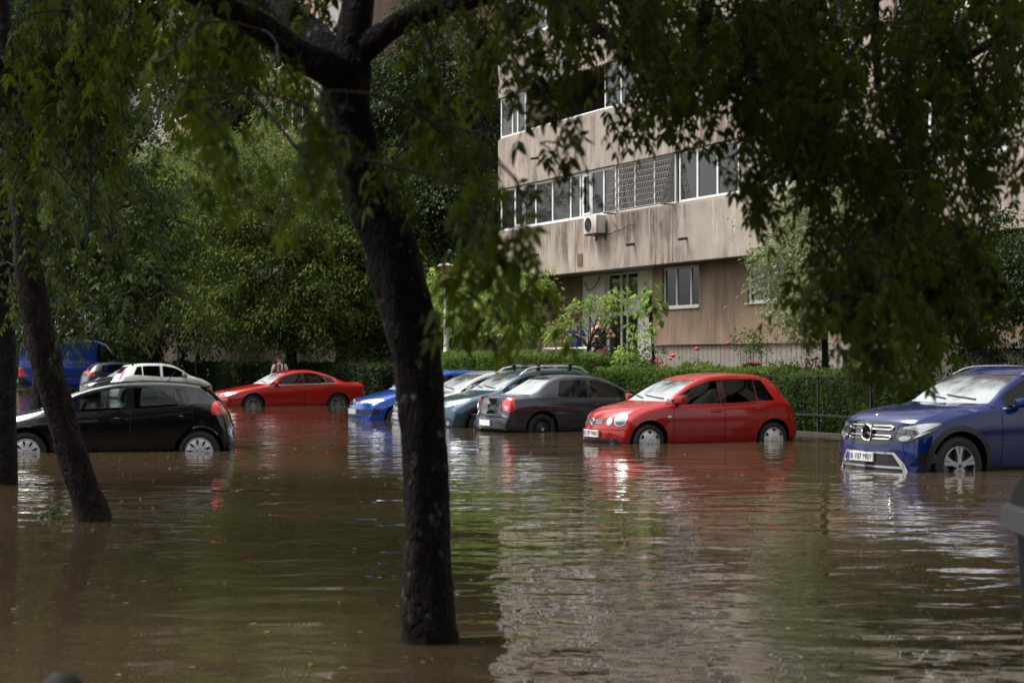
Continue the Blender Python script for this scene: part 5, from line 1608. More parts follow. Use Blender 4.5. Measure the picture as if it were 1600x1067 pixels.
simple_tree('dark_tree', 'dark leaning tree above the roof of the blue SUV', tuple(Vector((pt[0][0].x, pt[0][0].y, .08))), [GE(1490,440,-1.8,1.0,.8), GE(1560,400,-1.6,1.1,.9), GE(1440,480,-1.9,.8,.7), GE(1530,480,-1.9,.7,.4), GE(1410,400,-1.5,.9,.8), GE(1600,440,-1.6,.9,.8)], 420, 60, .085, M['lf_dark'], seed=32, cr=.32, tb=.6, ts=.3, bark=M['bark'], trunkpts=[(Vector((pt[0][0].x+.08, pt[0][0].y, -.1)), .17)]+pt)
simple_tree('fruit_tree', 'light green fruit tree under the left corner of the balcony', gbase(812, -.9), [GE(800,470,-.9,.9,.7), GE(835,445,-.8,.6,.45), GE(780,440,-1.0,.7,.5), GE(815,510,-1.0,.6,.5)], 190, 42, .13, M['lf_young'], r0=.06, seed=33, tmpl=LEAF, cr=.28, droop=.9)
simple_tree('fruit_tree', 'small light green tree around the lamp post', gbase(715, -1.2), [GE(690,470,-1.0,1.0,.8), GE(735,490,-1.2,.9,.8), GE(715,440,-.5,.8,.6), GE(670,510,-1.3,.8,.6)], 220, 42, .13, M['lf_young'], r0=.06, seed=34, tmpl=LEAF, cr=.3, droop=.9, tb=.35)
dk = -1.9
tp = [(G_(937,612,dk), .05), (G_(930,585,dk), .045), (G_(923,562,dk), .042), (G_(919,545,dk), .038), (G_(924,530,dk), .03), (G_(935,512,dk), .022)]
simple_tree('peach_tree', 'young peach tree with dark stem in front of the two men', gbase(937, dk), [GE(885,505,dk,.55,.36), GE(862,515,dk,.3,.22), GE(905,475,dk,.28,.25), GE(945,470,dk,.42,.42), GE(965,450,dk+.1,.3,.3), GE(990,500,dk,.42,.28), GE(1012,515,dk,.25,.2), GE(985,550,dk,.4,.2)], 78, 20, .115, M['lf_young'], seed=35, tmpl=LEAF, cr=.2, droop=1.0, tb=.5, bark=M['bark'], limbs=22, trunkpts=[(Vector(tp[0][0])-Vector((0, 0, .6)), .055)]+tp)
dk = -1.6
tp = [(G_(1022,590,dk), .04), (G_(1020,540,dk), .038), (G_(1017,490,dk), .034), (G_(1015,455,dk), .028)]
simple_tree('sapling', 'thin sapling with large leaves beside the white door', gbase(1022, dk), [GE(1013,448,dk,.14,.28), GE(1014,472,dk,.22,.12)], 20, 4, .21, M['lf_young'], seed=36, tmpl=T_leaf(1, .72, .1, .3), cr=.24, droop=1.0, tb=.4, bark=M['bark2'], limbs=10, trunkpts=[(Vector(tp[0][0])-Vector((0, 0, .5)), .045)]+tp)

# ---- hedges: many small leaves on and inside a clipped box
def hedge(label, t0, t1, z1, seed, d0=HEDGE_D-.15, d1=HEDGE_D+.55, dens=2600, mat='lf_hedge', tb=.5, leaf=.062):
    rng = np.random.default_rng(seed)
    o = thing('hedge', label, 'hedge', fac(t0, d0, .03), 0)
    bx = fac(t0, d0, .03)
    L = t1-t0; W_ = d1-d0; H_ = z1-.03
    parts = []
    area = [L*H_, L*W_, L*H_*.4, W_*H_*1.0]
    for kind, a in zip(('front', 'top', 'back', 'end'), area):
        n = int(a*dens)
        s_ = rng.random(n)*L; q = rng.random(n)**1.6*.24; u = rng.random(n)
        lump = .05*np.sin(s_*2.3+seed)+.05*np.sin(s_*5.1)+.03*np.sin(s_*11+u*7)
        if kind == 'front': t, d, z, nm = s_, q-.04+lump, u*H_, (0, -1, .25)
        elif kind == 'top': t, d, z, nm = s_, u*W_, H_-q*.8+.05+lump+.03*np.sin(u*9+s_*3), (0, 0, 1)
        elif kind == 'back': t, d, z, nm = s_, W_-q, u*H_, (0, 1, .2)
        else: t, d, z, nm = rng.integers(0, 2, n)*L+(q-.1), rng.random(n)*W_, u*H_, (0, -.3, .3)
        pos = np.array(bx)+t[:, None]*np.array(DV)+d[:, None]*np.array(NV); pos[:, 2] += z
        nw = np.array(DV)*nm[0]+np.array(NV)*nm[1]+np.array([0, 0, nm[2]])
        dr = norm(nw*.5+np.array([0, 0, .25])+rng.normal(size=pos.shape)*.7)
        up = norm(nw+rng.normal(size=pos.shape)*.5)
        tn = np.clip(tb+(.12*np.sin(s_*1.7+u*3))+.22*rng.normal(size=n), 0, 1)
        if kind != 'top': tn = np.clip(tn-.28, 0, 1)      # shade of the sides put into the leaf tint; the top keeps fuller colour
        sz = leaf*(.6+.8*rng.random(n))
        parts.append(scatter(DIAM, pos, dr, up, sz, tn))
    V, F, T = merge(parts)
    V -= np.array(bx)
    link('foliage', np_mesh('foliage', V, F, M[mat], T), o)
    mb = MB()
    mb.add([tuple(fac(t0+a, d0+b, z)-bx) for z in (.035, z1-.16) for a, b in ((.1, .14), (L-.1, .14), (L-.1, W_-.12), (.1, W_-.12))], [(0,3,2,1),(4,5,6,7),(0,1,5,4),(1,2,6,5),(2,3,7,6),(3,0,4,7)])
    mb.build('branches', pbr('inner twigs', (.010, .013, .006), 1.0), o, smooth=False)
    return o
def tt(px, d=HEDGE_D): return garden(px, d)[1]
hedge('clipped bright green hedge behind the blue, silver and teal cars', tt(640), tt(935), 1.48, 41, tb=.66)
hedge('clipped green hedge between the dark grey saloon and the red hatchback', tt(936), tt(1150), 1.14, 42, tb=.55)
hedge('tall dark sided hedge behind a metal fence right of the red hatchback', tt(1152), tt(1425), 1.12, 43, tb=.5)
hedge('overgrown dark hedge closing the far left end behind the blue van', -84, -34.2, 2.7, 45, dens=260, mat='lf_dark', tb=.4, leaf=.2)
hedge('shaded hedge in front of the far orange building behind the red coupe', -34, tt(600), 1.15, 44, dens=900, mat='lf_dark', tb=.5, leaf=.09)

def bush(name, label, px, d, ells, ncl, per, leaf, mat, seed, flowers=(), group=None, cat='shrub', stems=9):
    rng = np.random.default_rng(seed)
    b = Vector(gbase(px, d)); o = thing(name, label, cat, b, 0, group)
    es = [(e[0]-b.x, e[1]-b.y, e[2]-b.z, *e[3:]) for e in ells]
    f, C = foliage('foliage', es, ncl, per, leaf, M[mat], o, seed, tmpl=LEAF, cr=.16, droop=.6, flat=.7)
    mb = MB()
    for i in rng.choice(len(C), min(stems, len(C)), replace=False):
        q = Vector(C[i]); a = Vector((rng.normal()*.06, rng.normal()*.06, 0))
        cv = limb_curve(a, q, .12, rng); mb.tube(cv, list(np.linspace(.014, .005, len(cv))), 5)
    mb.build('stem', M['twig'], o)
    for px2, py2 in flowers:
        p = G_(px2, py2, d)-b
        m2 = MB()
        for k in range(9):
            u = norm(rng.normal(size=(1, 3)))[0]*.028
            m2.ball((p.x+u[0], p.y+u[1], p.z+u[2]*.7), (.032, .032, .024), 7, 5)
        m2.build('flower', M['petal'], o)
    return o
bush('rose_bush', 'rose bush with a cluster of red blooms left of the red car roof', 1060, -1.7, [GE(1075,585,-1.7,.30,.22), GE(1045,590,-1.7,.25,.2), GE(1095,570,-1.7,.2,.25)], 42, 26, .06, 'lf_mid', 51, [(1030,566),(1038,572),(1052,556),(1048,560),(1026,564),(1089,545),(1020,578),(1060,578),(1120,578)])
bush('rose_bush', 'tall loose rose bush in front of the corrugated plinth', 1180, -1.55, [GE(1180,545,-1.55,.32,.36), GE(1155,530,-1.55,.2,.2), GE(1205,570,-1.55,.25,.22), GE(1190,515,-1.55,.2,.15)], 46, 22, .065, 'lf_mid', 52, [(1138,536),(1159,573),(1172,567),(1183,568)])
bush('rose_bush', 'rose bush with one pink bloom behind the right hedge', 1255, -1.55, [GE(1255,575,-1.55,.32,.26), GE(1235,590,-1.55,.25,.2), GE(1280,560,-1.5,.25,.25)], 44, 24, .06, 'lf_mid', 53, [(1275,561),(1130,574)])
bush('shrub', 'dark shrub in front of the steps behind the dark grey saloon roof', 985, -1.5, [GE(985,560,-1.5,.7,.36), GE(940,570,-1.5,.5,.30), GE(1012,556,-1.4,.4,.36)], 110, 30, .07, 'lf_mid', 54)
bush('rose_bush', 'low plants with two red blooms behind the left end of the hedge', 765, -1.4, [GE(745,555,-1.4,.5,.25), GE(800,558,-1.4,.6,.22), GE(715,552,-1.4,.4,.3)], 70, 26, .08, 'lf_mid', 55, [(743,551),(745,554),(824,556),(829,557),(820,560)])
bush('shrub', 'dark spreading shrub behind the blue SUV bonnet', 1420, -1.5, [GE(1400,560,-1.6,.6,.5), GE(1470,550,-1.5,.7,.5), GE(1560,560,-1.6,.8,.5), GE(1340,570,-1.6,.4,.45)], 120, 30, .075, 'lf_dark', 56)

# metal fence panels in front of the right hedge
FE = thing('fence', 'low dark metal fence running along the right hedge', 'fence', fac(tt(1225), HEDGE_D-.36, .1), PHI)
L_ = tt(1440)-tt(1225)
mb = MB(); n_ = int(L_/1.6)
for z in (.25, .98): mb.box((0, -.015, z), (L_, .015, z+.035))
for i in range(int(L_/.12)): mb.box((i*.12, -.003, .285), (i*.12+.006, .003, .98))
mb.build('panel', M['matte_black'], FE, smooth=False)
for i in range(n_+1): MB().box((i*1.6-.02, .016, -.1), (i*1.6+.02, .05, 1.03)).build('post', M['matte_black'], FE, smooth=False)

# ------------------------------------------------------------------ foreground trees
def px_trunk(rows, Y):
    return [(P(px, py, Y), wpx/FOC*Y/2) for px, py, wpx in rows]
FT = thing('street_tree', 'large curved dark trunk standing in the water in the middle foreground', 'tree', (P(670, 1000, 8.52).x, 8.52, 0))
Yc = 8.52
b0 = P(670, 1000, Yc)
main = [(Vector((b0.x, Yc, -.34)), .175)] + px_trunk([(670,1003,90),(669,960,83),(668,860,75),(665,750,70),(660,650,72),(652,580,76),(640,500,83),(622,430,86),(604,375,82),(580,315,78),(559,255,74),(547,200,72),(540,150,76),(540,105,78)], Yc)
mb, Pm, Rm = trunk_mesh(main, 1, 30, .085)
nodes = []
def limb(rows, Y0, Y1, seed, n=12):
    k = len(rows)
    pts = [(P(px, py, Y0+(Y1-Y0)*i/(k-1)), w_/FOC*(Y0+(Y1-Y0)*i/(k-1))/2) for i, (px, py, w_) in enumerate(rows)]
    q, Pp, Rr = trunk_mesh(pts, seed, n, .05)
    return q, Pp, Rr
limbsC = []
for rows, Y1, sd in (([(548,120,66),(552,60,56),(560,0,50),(575,-120,42),(590,-320,34),(580,-560,24)], 8.6, 2),
                     ([(530,118,60),(500,100,58),(462,82,52),(418,48,46),(365,18,42),(300,-12,36),(200,-60,28),(90,-140,18)], 7.2, 3),
                     ([(530,95,46),(500,62,44),(462,28,42),(425,-8,38),(380,-80,30),(330,-200,20)], 9.5, 4),
                     ([(560,85,44),(605,48,38),(650,24,34),(720,4,30),(800,-12,26),(880,8,20),(930,42,15),(975,85,10),(1010,130,6)], 7.8, 5),
                     ([(580,-130,34),(680,-220,28),(820,-300,22),(980,-330,15)], 6.5, 6)):
    q, Pp, Rr = limb(rows, Yc, Y1, sd); addmb(mb, q); limbsC += Pp[3:]
base = Vector(FT.location)
mb.v = [tuple(Vector(v)-base) for v in mb.v]
mb.build('trunk', M['bark'], FT)

def sprays(parent, regions, nodes, seed, mat, base, stalk=.007):
    """drooping leafy twigs; each one grows from the nearest limb or earlier twig"""
    rng = np.random.default_rng(seed)
    anchors = []
    for (x0, y0, x1, y1, Ya, Yb, n, ls) in regions:
        for _ in range(n):
            Y = rng.uniform(Ya, Yb)
            anchors.append((P(rng.uniform(x0, x1), rng.uniform(y0, y1), Y), ls))
    nd = [Vector(p) for p in nodes]
    arr = np.array([tuple(p) for p in nd])
    dist = [np.min(np.linalg.norm(arr-np.array(a), axis=1)) for a, _ in anchors]
    tw = MB(); parts = [[], [], []]
    for i in np.argsort(dist):
        a, ls = anchors[i]
        # twig drops from above its leaves
        ln = rng.uniform(.28, .55)*ls
        out = Vector((rng.normal()*.55, rng.normal()*.55, 0))
        top = a+Vector((0, 0, ln*.5))-out*ln*.4
        dd = np.linalg.norm(arr-np.array(top), axis=1)+np.maximum(0, np.array(top)[2]-.15-arr[:, 2])*.0
        j = int(np.argmin(dd)); s0 = Vector(arr[j]); gap = (top-s0).length
        cv = limb_curve(s0, top, .10*gap, rng, max(3, int(gap/.15)))
        rr = min(.016, stalk*.6+.006*gap)
        tw.tube(cv, list(np.linspace(rr, stalk*.55, len(cv))), 5, cap=False)
        leafy = []
        m = 7
        for k in range(m+1):
            t = k/m
            leafy.append(top+out*ln*.9*t+Vector((0, 0, -ln*(.35*t+.65*t*t))))
        tw.tube(leafy, list(np.linspace(stalk*.55, stalk*.2, m+1)), 4, cap=False)
        arr = np.vstack([arr, [tuple(p) for p in cv[1:]], [tuple(p) for p in leafy[2:5]]])
        bt = np.clip(.42+.22*rng.normal(), 0, 1)
        nl = int(rng.integers(7, 12))
        for k in range(nl):
            t = (k+.6)/nl; f = t*m; q = int(min(m-1, f)); p = leafy[q].lerp(leafy[q+1], f-q)
            tan = (leafy[q+1]-leafy[q]).normalized()
            an = (k % 2)*math.pi+rng.normal()*.6+rng.uniform(0, .5)
            side = Vector((math.cos(an), math.sin(an), 0))
            d = tan*.45+side*.75+Vector((0, 0, -.35-.5*rng.random()))
            u = Vector((0, 0, 1))+side*.4+Vector(rng.normal(size=3))*.35
            parts[int(rng.integers(0, 3))].append((tuple(p), tuple(d), tuple(u), ls*rng.uniform(.13, .23), float(np.clip(bt+.14*rng.normal(), 0, 1))))
    ms = []
    for tm, L in zip(COMP, parts):
        if L:
            ms.append(scatter(tm, np.array([l[0] for l in L]), np.array([l[1] for l in L]), np.array([l[2] for l in L]), np.array([l[3] for l in L]), np.array([l[4] for l in L])))
    V, F, T = merge(ms); V = V-np.array(base)
    return V, F, T, tw
def overhead(ells, n, per, leaf, seed, base):
    rng = np.random.default_rng(seed)
    C, U = clumps(ells, n, rng, .5)
    idx = np.repeat(np.arange(len(C)), per)
    off = rng.normal(size=(len(idx), 3))*.34*np.array([1, 1, .5])
    d = norm(off+rng.normal(size=off.shape)*.2); d[:, 2] -= .4
    up = norm(np.array([0, 0, 1.])+rng.normal(size=off.shape)*.4)
    V, F, T = scatter(LEAF, C[idx]+off, d, up, leaf*(.7+.6*rng.random(len(idx))), np.clip(.45+.2*rng.normal(size=len(idx)), 0, 1))
    return V-np.array(base), F, T
def crown_of(root, regions, nodes, seed, ells, n, mat='lf_fore', stalk=.007, leaf=.24):
    base = Vector(root.location)
    V, F, T, tw = sprays(root, regions, nodes, seed, mat, base, stalk)
    parts = [(V, F, T)]
    if n: parts.append(overhead(ells, n, 34, leaf, seed+1, base))
    V, F, T = merge(parts)
    link('crown', np_mesh('crown', V, F, M[mat], T), root)
    tw.v = [tuple(Vector(v)-base) for v in tw.v]
    tw.build('twigs', M['twig'], root)

crown_of(FT, [(585,60,680,300,7.6,9.2,9,.9), (660,10,755,280,6.4,8.2,10,.85), (735,375,835,440,4.8,5.6,7,.85), (300,220,380,280,4.6,5.4,4,.8), (430,210,520,290,5,6,5,.8),
              (640,-40,820,15,8.6,10,12,1), (760,20,900,130,6.5,9,10,.9), (860,-40,1150,90,7,10,66,.85), (800,-30,900,60,7,9,8,.8), (860,230,900,300,6.5,7.5,3,.7), (700,250,770,330,6.5,7.5,3,.8),
              (240,-50,430,70,8.8,10.5,20,1), (400,-60,560,10,8.6,10,10,1), (250,60,330,130,7,8.5,5,.9), (400,110,470,190,6,7.5,3,.8)],
         limbsC, 61, [(-.8,7.0,6.6,3.4,3.2,2.0), (1.6,6.4,6.6,3.2,3.2,1.9), (-2.6,5.6,6.4,2.6,2.6,1.8), (-.2,9.5,8.2,3.2,3.0,2.2), (0,3.4,6.2,3.4,2.4,1.7)], 400)

LT = thing('street_tree', 'leaning forked trunk in the water on the left in front of the black hatchback', 'tree', (P(147, 812, 14.9).x, 14.9, 0))
Yl = 14.9
mainL = [(P(152, 850, Yl), .19)] + px_trunk([(147,815,58),(138,785,51),(120,730,47),(102,675,46),(86,620,46),(72,560,47),(58,500,47),(46,430,42),(39,350,37),(31,270,37),(26,210,42)], Yl)
mb, Pm, Rm = trunk_mesh(mainL, 11, 24, .08)
limbsL = []
for rows, Y1, sd in (([(24,215,34),(14,150,32),(6,70,28),(0,-30,24),(-20,-200,18),(10,-380,10)], 15.5, 12), ([(34,222,28),(62,185,25),(84,130,22),(96,60,19),(104,-20,15),(150,-140,10)], 14.0, 13),
                     ([(90,100,12),(140,60,10),(200,20,8),(270,-20,6)], 13, 14), ([(20,130,16),(-30,60,12),(-90,0,9)], 14, 15)):
    q, Pp, Rr = limb(rows, Yl, Y1, sd, 10); addmb(mb, q); limbsL += Pp[3:]
base = Vector(LT.location); mb.v = [tuple(Vector(v)-base) for v in mb.v]
mb.build('trunk', M['bark2'], LT)
crown_of(LT, [(0,-20,240,100,10,15,46,1.2), (200,-20,420,80,10,14,30,1.2), (0,100,130,240,11,15,20,1.2), (110,150,190,250,12,15,14,1.1), (280,60,420,140,11,14,6,1.0), (90,530,125,550,12,13,3,.8), (0,260,60,400,13,15,7,1.0), (120,80,200,150,12,15,8,1.0), (270,150,330,190,13,15,2,.9)],
         limbsL, 62, [(-4.4,14.0,8.0,3.4,3.2,2.4), (-3.0,12,7.4,3.0,3.0,1.9), (-6.0,13.0,7.8,2.6,2.8,2.2)], 330, stalk=.009)

L3 = thing('street_tree', 'dark upright trunk at the left edge of the picture', 'tree', (P(2, 755, 19.3).x, 19.3, 0))
mb, Pm, Rm = trunk_mesh([(Vector((P(2,755,19.3).x, 19.3, -.34)), .2)]+px_trunk([(3,757,50),(2,650,46),(2,560,44),(0,400,40),(-6,200,34),(-14,0,28),(-20,-240,18)], 19.3), 21, 16, .05)
base = Vector(L3.location)
nodesL3 = [Vector(p) for p in Pm[-22:]]
for rows, sd in (([(-6,210,20),(40,140,16),(90,90,10)], 22), ([(0,330,16),(50,270,12),(110,240,8)], 23), ([(-8,120,20),(-60,40,14)], 24), ([(0,430,14),(60,400,10),(130,380,6)], 25)):
    q, Pp, Rr = limb(rows, 19.3, 18.6, sd, 8); addmb(mb, q); nodesL3 += Pp[3:]
mb.v = [tuple(Vector(v)-base) for v in mb.v]
mb.build('trunk', M['bark3'], L3)
crown_of(L3, [(0,230,180,380,17,21,28,1.4), (0,380,110,480,17,20,12,1.2), (120,320,260,400,17,21,9,1.2), (190,490,260,520,16,18,5,1.0), (0,60,110,240,17,20,10,1.3)],
         nodesL3, 63, [(-6.2,19,8.6,2.8,2.6,2.2)], 200, mat='lf_mid', stalk=.011)

RT = thing('street_tree', 'overhanging tree on the right whose leafy twigs hang before the tan building', 'tree', (4.6, 11.2, 0))
trR = [(Vector((4.6, 11.2, -.34)), .2), (Vector((4.6, 11.2, 1.2)), .16), (Vector((4.55, 11.1, 2.6)), .15), (Vector((4.4, 11.0, 4.2)), .13), (Vector((4.3, 11, 6.5)), .09), (Vector((4.4, 11, 8.5)), .04)]
mb, Pm, Rm = trunk_mesh(trR, 31, 16, .05)
limbsR = []
def wl(pts, sd):
    q, Pp, Rr = trunk_mesh([(Vector(p), r) for p, r in pts], sd, 10, .05); addmb(mb, q); return Pp[2:]
limbsR += wl([((4.45,11.05,3.9),.08), ((3.6,10.2,4.5),.07), ((2.6,9.4,4.6),.055), ((1.6,9.0,4.3),.04), ((.9,8.7,4.05),.022)], 32)
limbsR += wl([((4.4,11,4.6),.07), ((3.7,11.6,5.0),.05), ((2.9,11.8,4.7),.04), ((2.2,11.4,4.3),.025)], 33)
limbsR += wl([((4.5,11.05,3.2),.05), ((3.6,10.4,3.5),.04), ((2.9,10.0,3.3),.03), ((2.3,9.7,2.9),.018)], 34)
limbsR += wl([(P(1362,-60,9.4),.032), (P(1366,20,9.4),.027), (P(1370,100,9.3),.022), (P(1378,170,9.3),.014), (P(1395,260,9.2),.008)], 35)
limbsR += wl([(P(1215,-40,8.9),.026), (P(1224,20,8.9),.022), (P(1236,70,8.9),.017), (P(1244,160,8.9),.012), (P(1246,280,8.9),.009), (P(1240,360,8.9),.005)], 36)
limbsR += wl([(P(1366,20,9.4),.02), (P(1330,80,9.0),.014), (P(1285,150,8.6),.010), (P(1255,240,8.4),.006)], 37)
limbsR += wl([(P(1378,170,9.3),.014), (P(1430,280,9),.011), (P(1450,400,8.6),.008), (P(1400,500,8.0),.005)], 38)
limbsR += wl([((2.6,9.4,4.6),.04), (P(1500,-60,9.6),.03), (P(1560,60,9.8),.02), (P(1575,200,9.9),.012)], 39)
base = Vector(RT.location); mb.v = [tuple(Vector(v)-base) for v in mb.v]
mb.build('trunk', M['bark'], RT)
crown_of(RT, [(1180,-40,1620,100,7.5,11,100,.85), (1240,80,1620,280,7,10.5,100,.8), (1330,260,1550,420,6.6,9.5,46,.85), (1250,380,1430,460,6.4,7.8,17,.85), (1290,440,1390,520,6.2,7.2,9,.85), (1395,470,1450,540,6.6,7.6,6,.9), (1450,400,1560,470,7,9,14,.9),
              (1000,50,1250,190,7.5,10,62,.82), (1170,170,1290,300,7,9,30,.8), (960,90,1090,190,8,10,9,.8), (1155,290,1190,340,7,8,4,.7), (1150,-30,1260,100,8,10.5,22,1)],
         limbsR, 64, [(3.6,10.0,7.6,3.2,3.2,2.4), (2.0,8.4,6.4,2.6,2.8,1.5), (5.4,9.5,7.2,2.8,3.0,2.3), (3.4,5.5,6.6,2.8,2.8,1.7)], 80)

# unseen trees added behind the camera to shade the place and darken car reflections
for i, (x, y, h, rx) in enumerate([(-7, -6, 12, 4.2), (1.5, -9, 13, 4.8), (11, -13, 12, 4.2), (-15, 3, 11, 3.8), (17, -9, 12, 4), (-4, -18, 15, 6), (13, -17, 15, 6), (-17, -12, 14, 6)]):
    simple_tree('added_shade_tree', ['added shade tree left behind the photographer', 'added shade tree straight behind the photographer', 'added shade tree right behind the photographer', 'added shade tree far out on the left bank', 'added shade tree far out on the right bank', 'tall added shade tree in the second row behind', 'tall added shade tree in the second row on the right', 'tall added shade tree in the second row on the left'][i],
        (x, y, -.2), [(x, y, h*.62, rx, rx, h*.36), (x+rx*.4, y+.5, h*.45, rx*.7, rx*.7, h*.22), (x-rx*.4, y-.4, h*.42, rx*.7, rx*.7, h*.2), (x, y, h*.16, rx*.8, rx*.8, h*.16)], 900, 18, .5, M['lf_mid'], 'added shade trees behind the photographer', r0=.2, seed=70+i, cr=.8, tmpl=DIAM, tb=.4)
# ------------------------------------------------------------------ street furniture and small things
LP = thing('street_lamp', 'white conical lamp post with amber lantern behind the hedge', 'street lamp', (P(697, 556, 50.5).x, 50.5, .1))
MB().tube([(0, 0, 0), (0, 0, 1.3), (0, 0, 1.32), (0, 0, 2.6), (0, 0, 3.75)], [.10, .095, .08, .07, .045], 14).build('pole', M['white_paint'], LP)
mb = MB().lathe([(.05, 3.72), (.09, 3.76), (.09, 3.80), (.05, 3.82)], 20).lathe([(.24, 4.06), (.245, 4.085), (.19, 4.12), (.06, 4.15), (0, 4.155)], 24)
mb.build('cap', M['white_paint'], LP)
MB().lathe([(.085, 3.80), (.12, 3.9), (.2, 4.06), (.19, 4.065), (0, 4.066)], 24).build('lantern', pbr('amber lantern glass', (.45, .27, .10), .35, spec=.6), LP)

def garden_bike():
    p = G_(1155, 585, -1.0)
    o = thing('bicycle', 'dark bicycle leaning by the plinth behind the red hatchback', 'bicycle', (p.x, p.y, .1), PHI+.15)
    r = .33
    def whl(x):
        m_ = MB()
        c = [(x+r*math.cos(a), 0, r+.02+r*math.sin(a)) for a in np.linspace(0, 2*math.pi, 37)]
        m_.tube(c, .017, 6, cap=False)
        w_ = m_.build('wheel', M['rubber'], o)
        s_ = MB()
        for i in range(14):
            a = 2*math.pi*i/14; s_.tube([(x, .02*(-1)**i, r+.02), (x+(r-.02)*math.cos(a), 0, r+.02+(r-.02)*math.sin(a))], .0025, 3)
        s_.tube([(x, -.04, r+.02), (x, .04, r+.02)], .02, 8)
        s_.build('spokes', M['steel'], w_)
    whl(-.52); whl(.52)
    f = MB()
    h, bb, st, rr, ft = (.36, 0, .82), (-.02, 0, .32), (-.2, 0, .84), (-.52, 0, .35), (.52, 0, .35)
    for a, b_ in ((h, bb), (h, st), (st, bb), (st, rr), (bb, rr), ((.33, 0, .93), ft)): f.tube([a, b_], .016, 7)
    f.build('frame', M['dark_metal'], o)
    MB().ball((-.23, 0, .93), (.13, .07, .03), 10, 6).tube([(-.2, 0, .84), (-.22, 0, .92)], .014, 6).build('saddle', M['trim'], o)
    MB().tube([(.2, -.28, .98), (.31, -.2, 1.0), (.33, 0, .98), (.31, .2, 1.0), (.2, .28, .98)], .014, 6).tube([(.33, 0, .9), (.33, 0, .98)], .016, 6).build('handlebar', M['dark_metal'], o)
    mb = MB().tube([(-.02, -.05, .32), (.12, -.09, .24)], .012, 5).tube([(-.02, .05, .32), (-.16, .09, .4)], .012, 5)
    mb.box((.08, -.15, .22), (.17, -.07, .245)).box((-.2, .07, .39), (-.11, .15, .415)).build('pedals', M['trim'], o)
    MB().box((.30, -.18, 1.0), (.52, .18, 1.02)).box((.30, -.18, 1.02), (.32, .18, 1.22)).box((.50, -.18, 1.02), (.52, .18, 1.22)).box((.32, -.18, 1.02), (.50, -.16, 1.22)).box((.32, .16, 1.02), (.50, .18, 1.22)).build('basket', M['dark_metal'], o)
garden_bike()

# wheeled bin at the right edge
bp_ = P(1612, 560, 6.0)
BN = thing('litter_bin', 'dark grey plastic bin with pale rim cut by the right picture edge', 'bin', (2.225, 6.0, -.33))
rows = [(.30, 0), (.325, .02), (.37, 1.10), (.372, 1.16)]
mb = MB()
def rrect(r, z, n=8, c=.12):
    pts = []
    for cx_, cy_, a0 in ((r-c, r-c, 0), (-r+c, r-c, 90), (-r+c, -r+c, 180), (r-c, -r+c, 270)):
        for i in range(n): pts.append((cx_+c*math.cos(R(a0+90*i/(n-1))), cy_+c*math.sin(R(a0+90*i/(n-1))), z))
    return pts
def loft(mb, rings, mi=0, cap=True):
    n = len(rings[0]); vs = [p for r_ in rings for p in r_]; fs = []
    for i in range(len(rings)-1):
        for j in range(n): fs.append((i*n+j, i*n+(j+1) % n, (i+1)*n+(j+1) % n, (i+1)*n+j))
    if cap: fs += [tuple(range(n-1, -1, -1)), tuple((len(rings)-1)*n+j for j in range(n))]
    return mb.add(vs, fs, mi)
loft(mb, [rrect(r_, z) for r_, z in rows]).build('body', pbr('dark bin plastic', (.022, .027, .03), .6, noise=.15), BN)
loft(MB(), [rrect(.40, 1.10), rrect(.418, 1.11), rrect(.418, 1.19), rrect(.40, 1.20)]).build('rim', pbr('grey bin rim', (.20, .215, .22), .6, noise=.1), BN)
loft(MB(), [rrect(.39, 1.201), rrect(.385, 1.24), rrect(.33, 1.36), rrect(.2, 1.42), rrect(.1, 1.43)]).build('lid', pbr('black bin lid', (.012, .012, .013), .45), BN)
BO = thing('bollard', 'dark round topped bollard barely entering the bottom left corner', 'bollard', (P(98, 1060, 4.6).x, 4.6, -.365))
MB().lathe([(.05, 0), (.05, .80), (.06, .82), (.062, .86), (.05, .90), (.03, .92), (0, .925)], 24).build('post', M['matte_black'], BO)

# things floating on the water
FW = thing('floating_twig', 'leafy green twig floating beside the leaning trunk', 'twig', (P(75, 808, 15.1).x, 15.1, 0))
rng = np.random.default_rng(5)
tp_ = [Vector((-.1, 0, -.02)), Vector((0, 0, .04)), Vector((.07, .02, .10)), Vector((.12, .0, .06))]
MB().tube(tp_, [.006, .006, .004, .002], 5).build('stem', M['twig'], FW)
n_ = 16
pos = np.array([tuple(tp_[1].lerp(tp_[2], rng.random())) for _ in range(n_)])
V, F, T = scatter(COMP[0], pos, norm(rng.normal(size=(n_, 3))*np.array([1, .8, .35])+np.array([0, 0, .15])), norm(np.array([0, 0, 1.])+rng.normal(size=(n_, 3))*.4), (.09+.06*rng.random(n_)), .2+.3*rng.random(n_))
link('leaves', np_mesh('leaves', V, F, M['lf_mid'], T), FW)
rng = np.random.default_rng(8)
n_ = 2600
Yd = 7+38*rng.random(n_)**1.6; Xd = (rng.random(n_)*2-1)*Yd*.34
V, F, T = scatter(DIAM, np.stack([Xd, Yd, np.full(n_, .006)], 1), norm(np.stack([rng.normal(size=n_), rng.normal(size=n_), np.zeros(n_)], 1)), norm(np.array([0, 0, 1.])+rng.normal(size=(n_, 3))*.08), (.010+.045*rng.random(n_)**4), rng.random(n_))
tag(link('floating_leaves', np_mesh('floating_leaves', V, F, leaf_mat('yellowed floating leaves', (.06, .05, .015), (.32, .28, .10), .2), T)), 'small yellowed leaves and specks drifting on the flood water', 'leaves', kind='stuff')

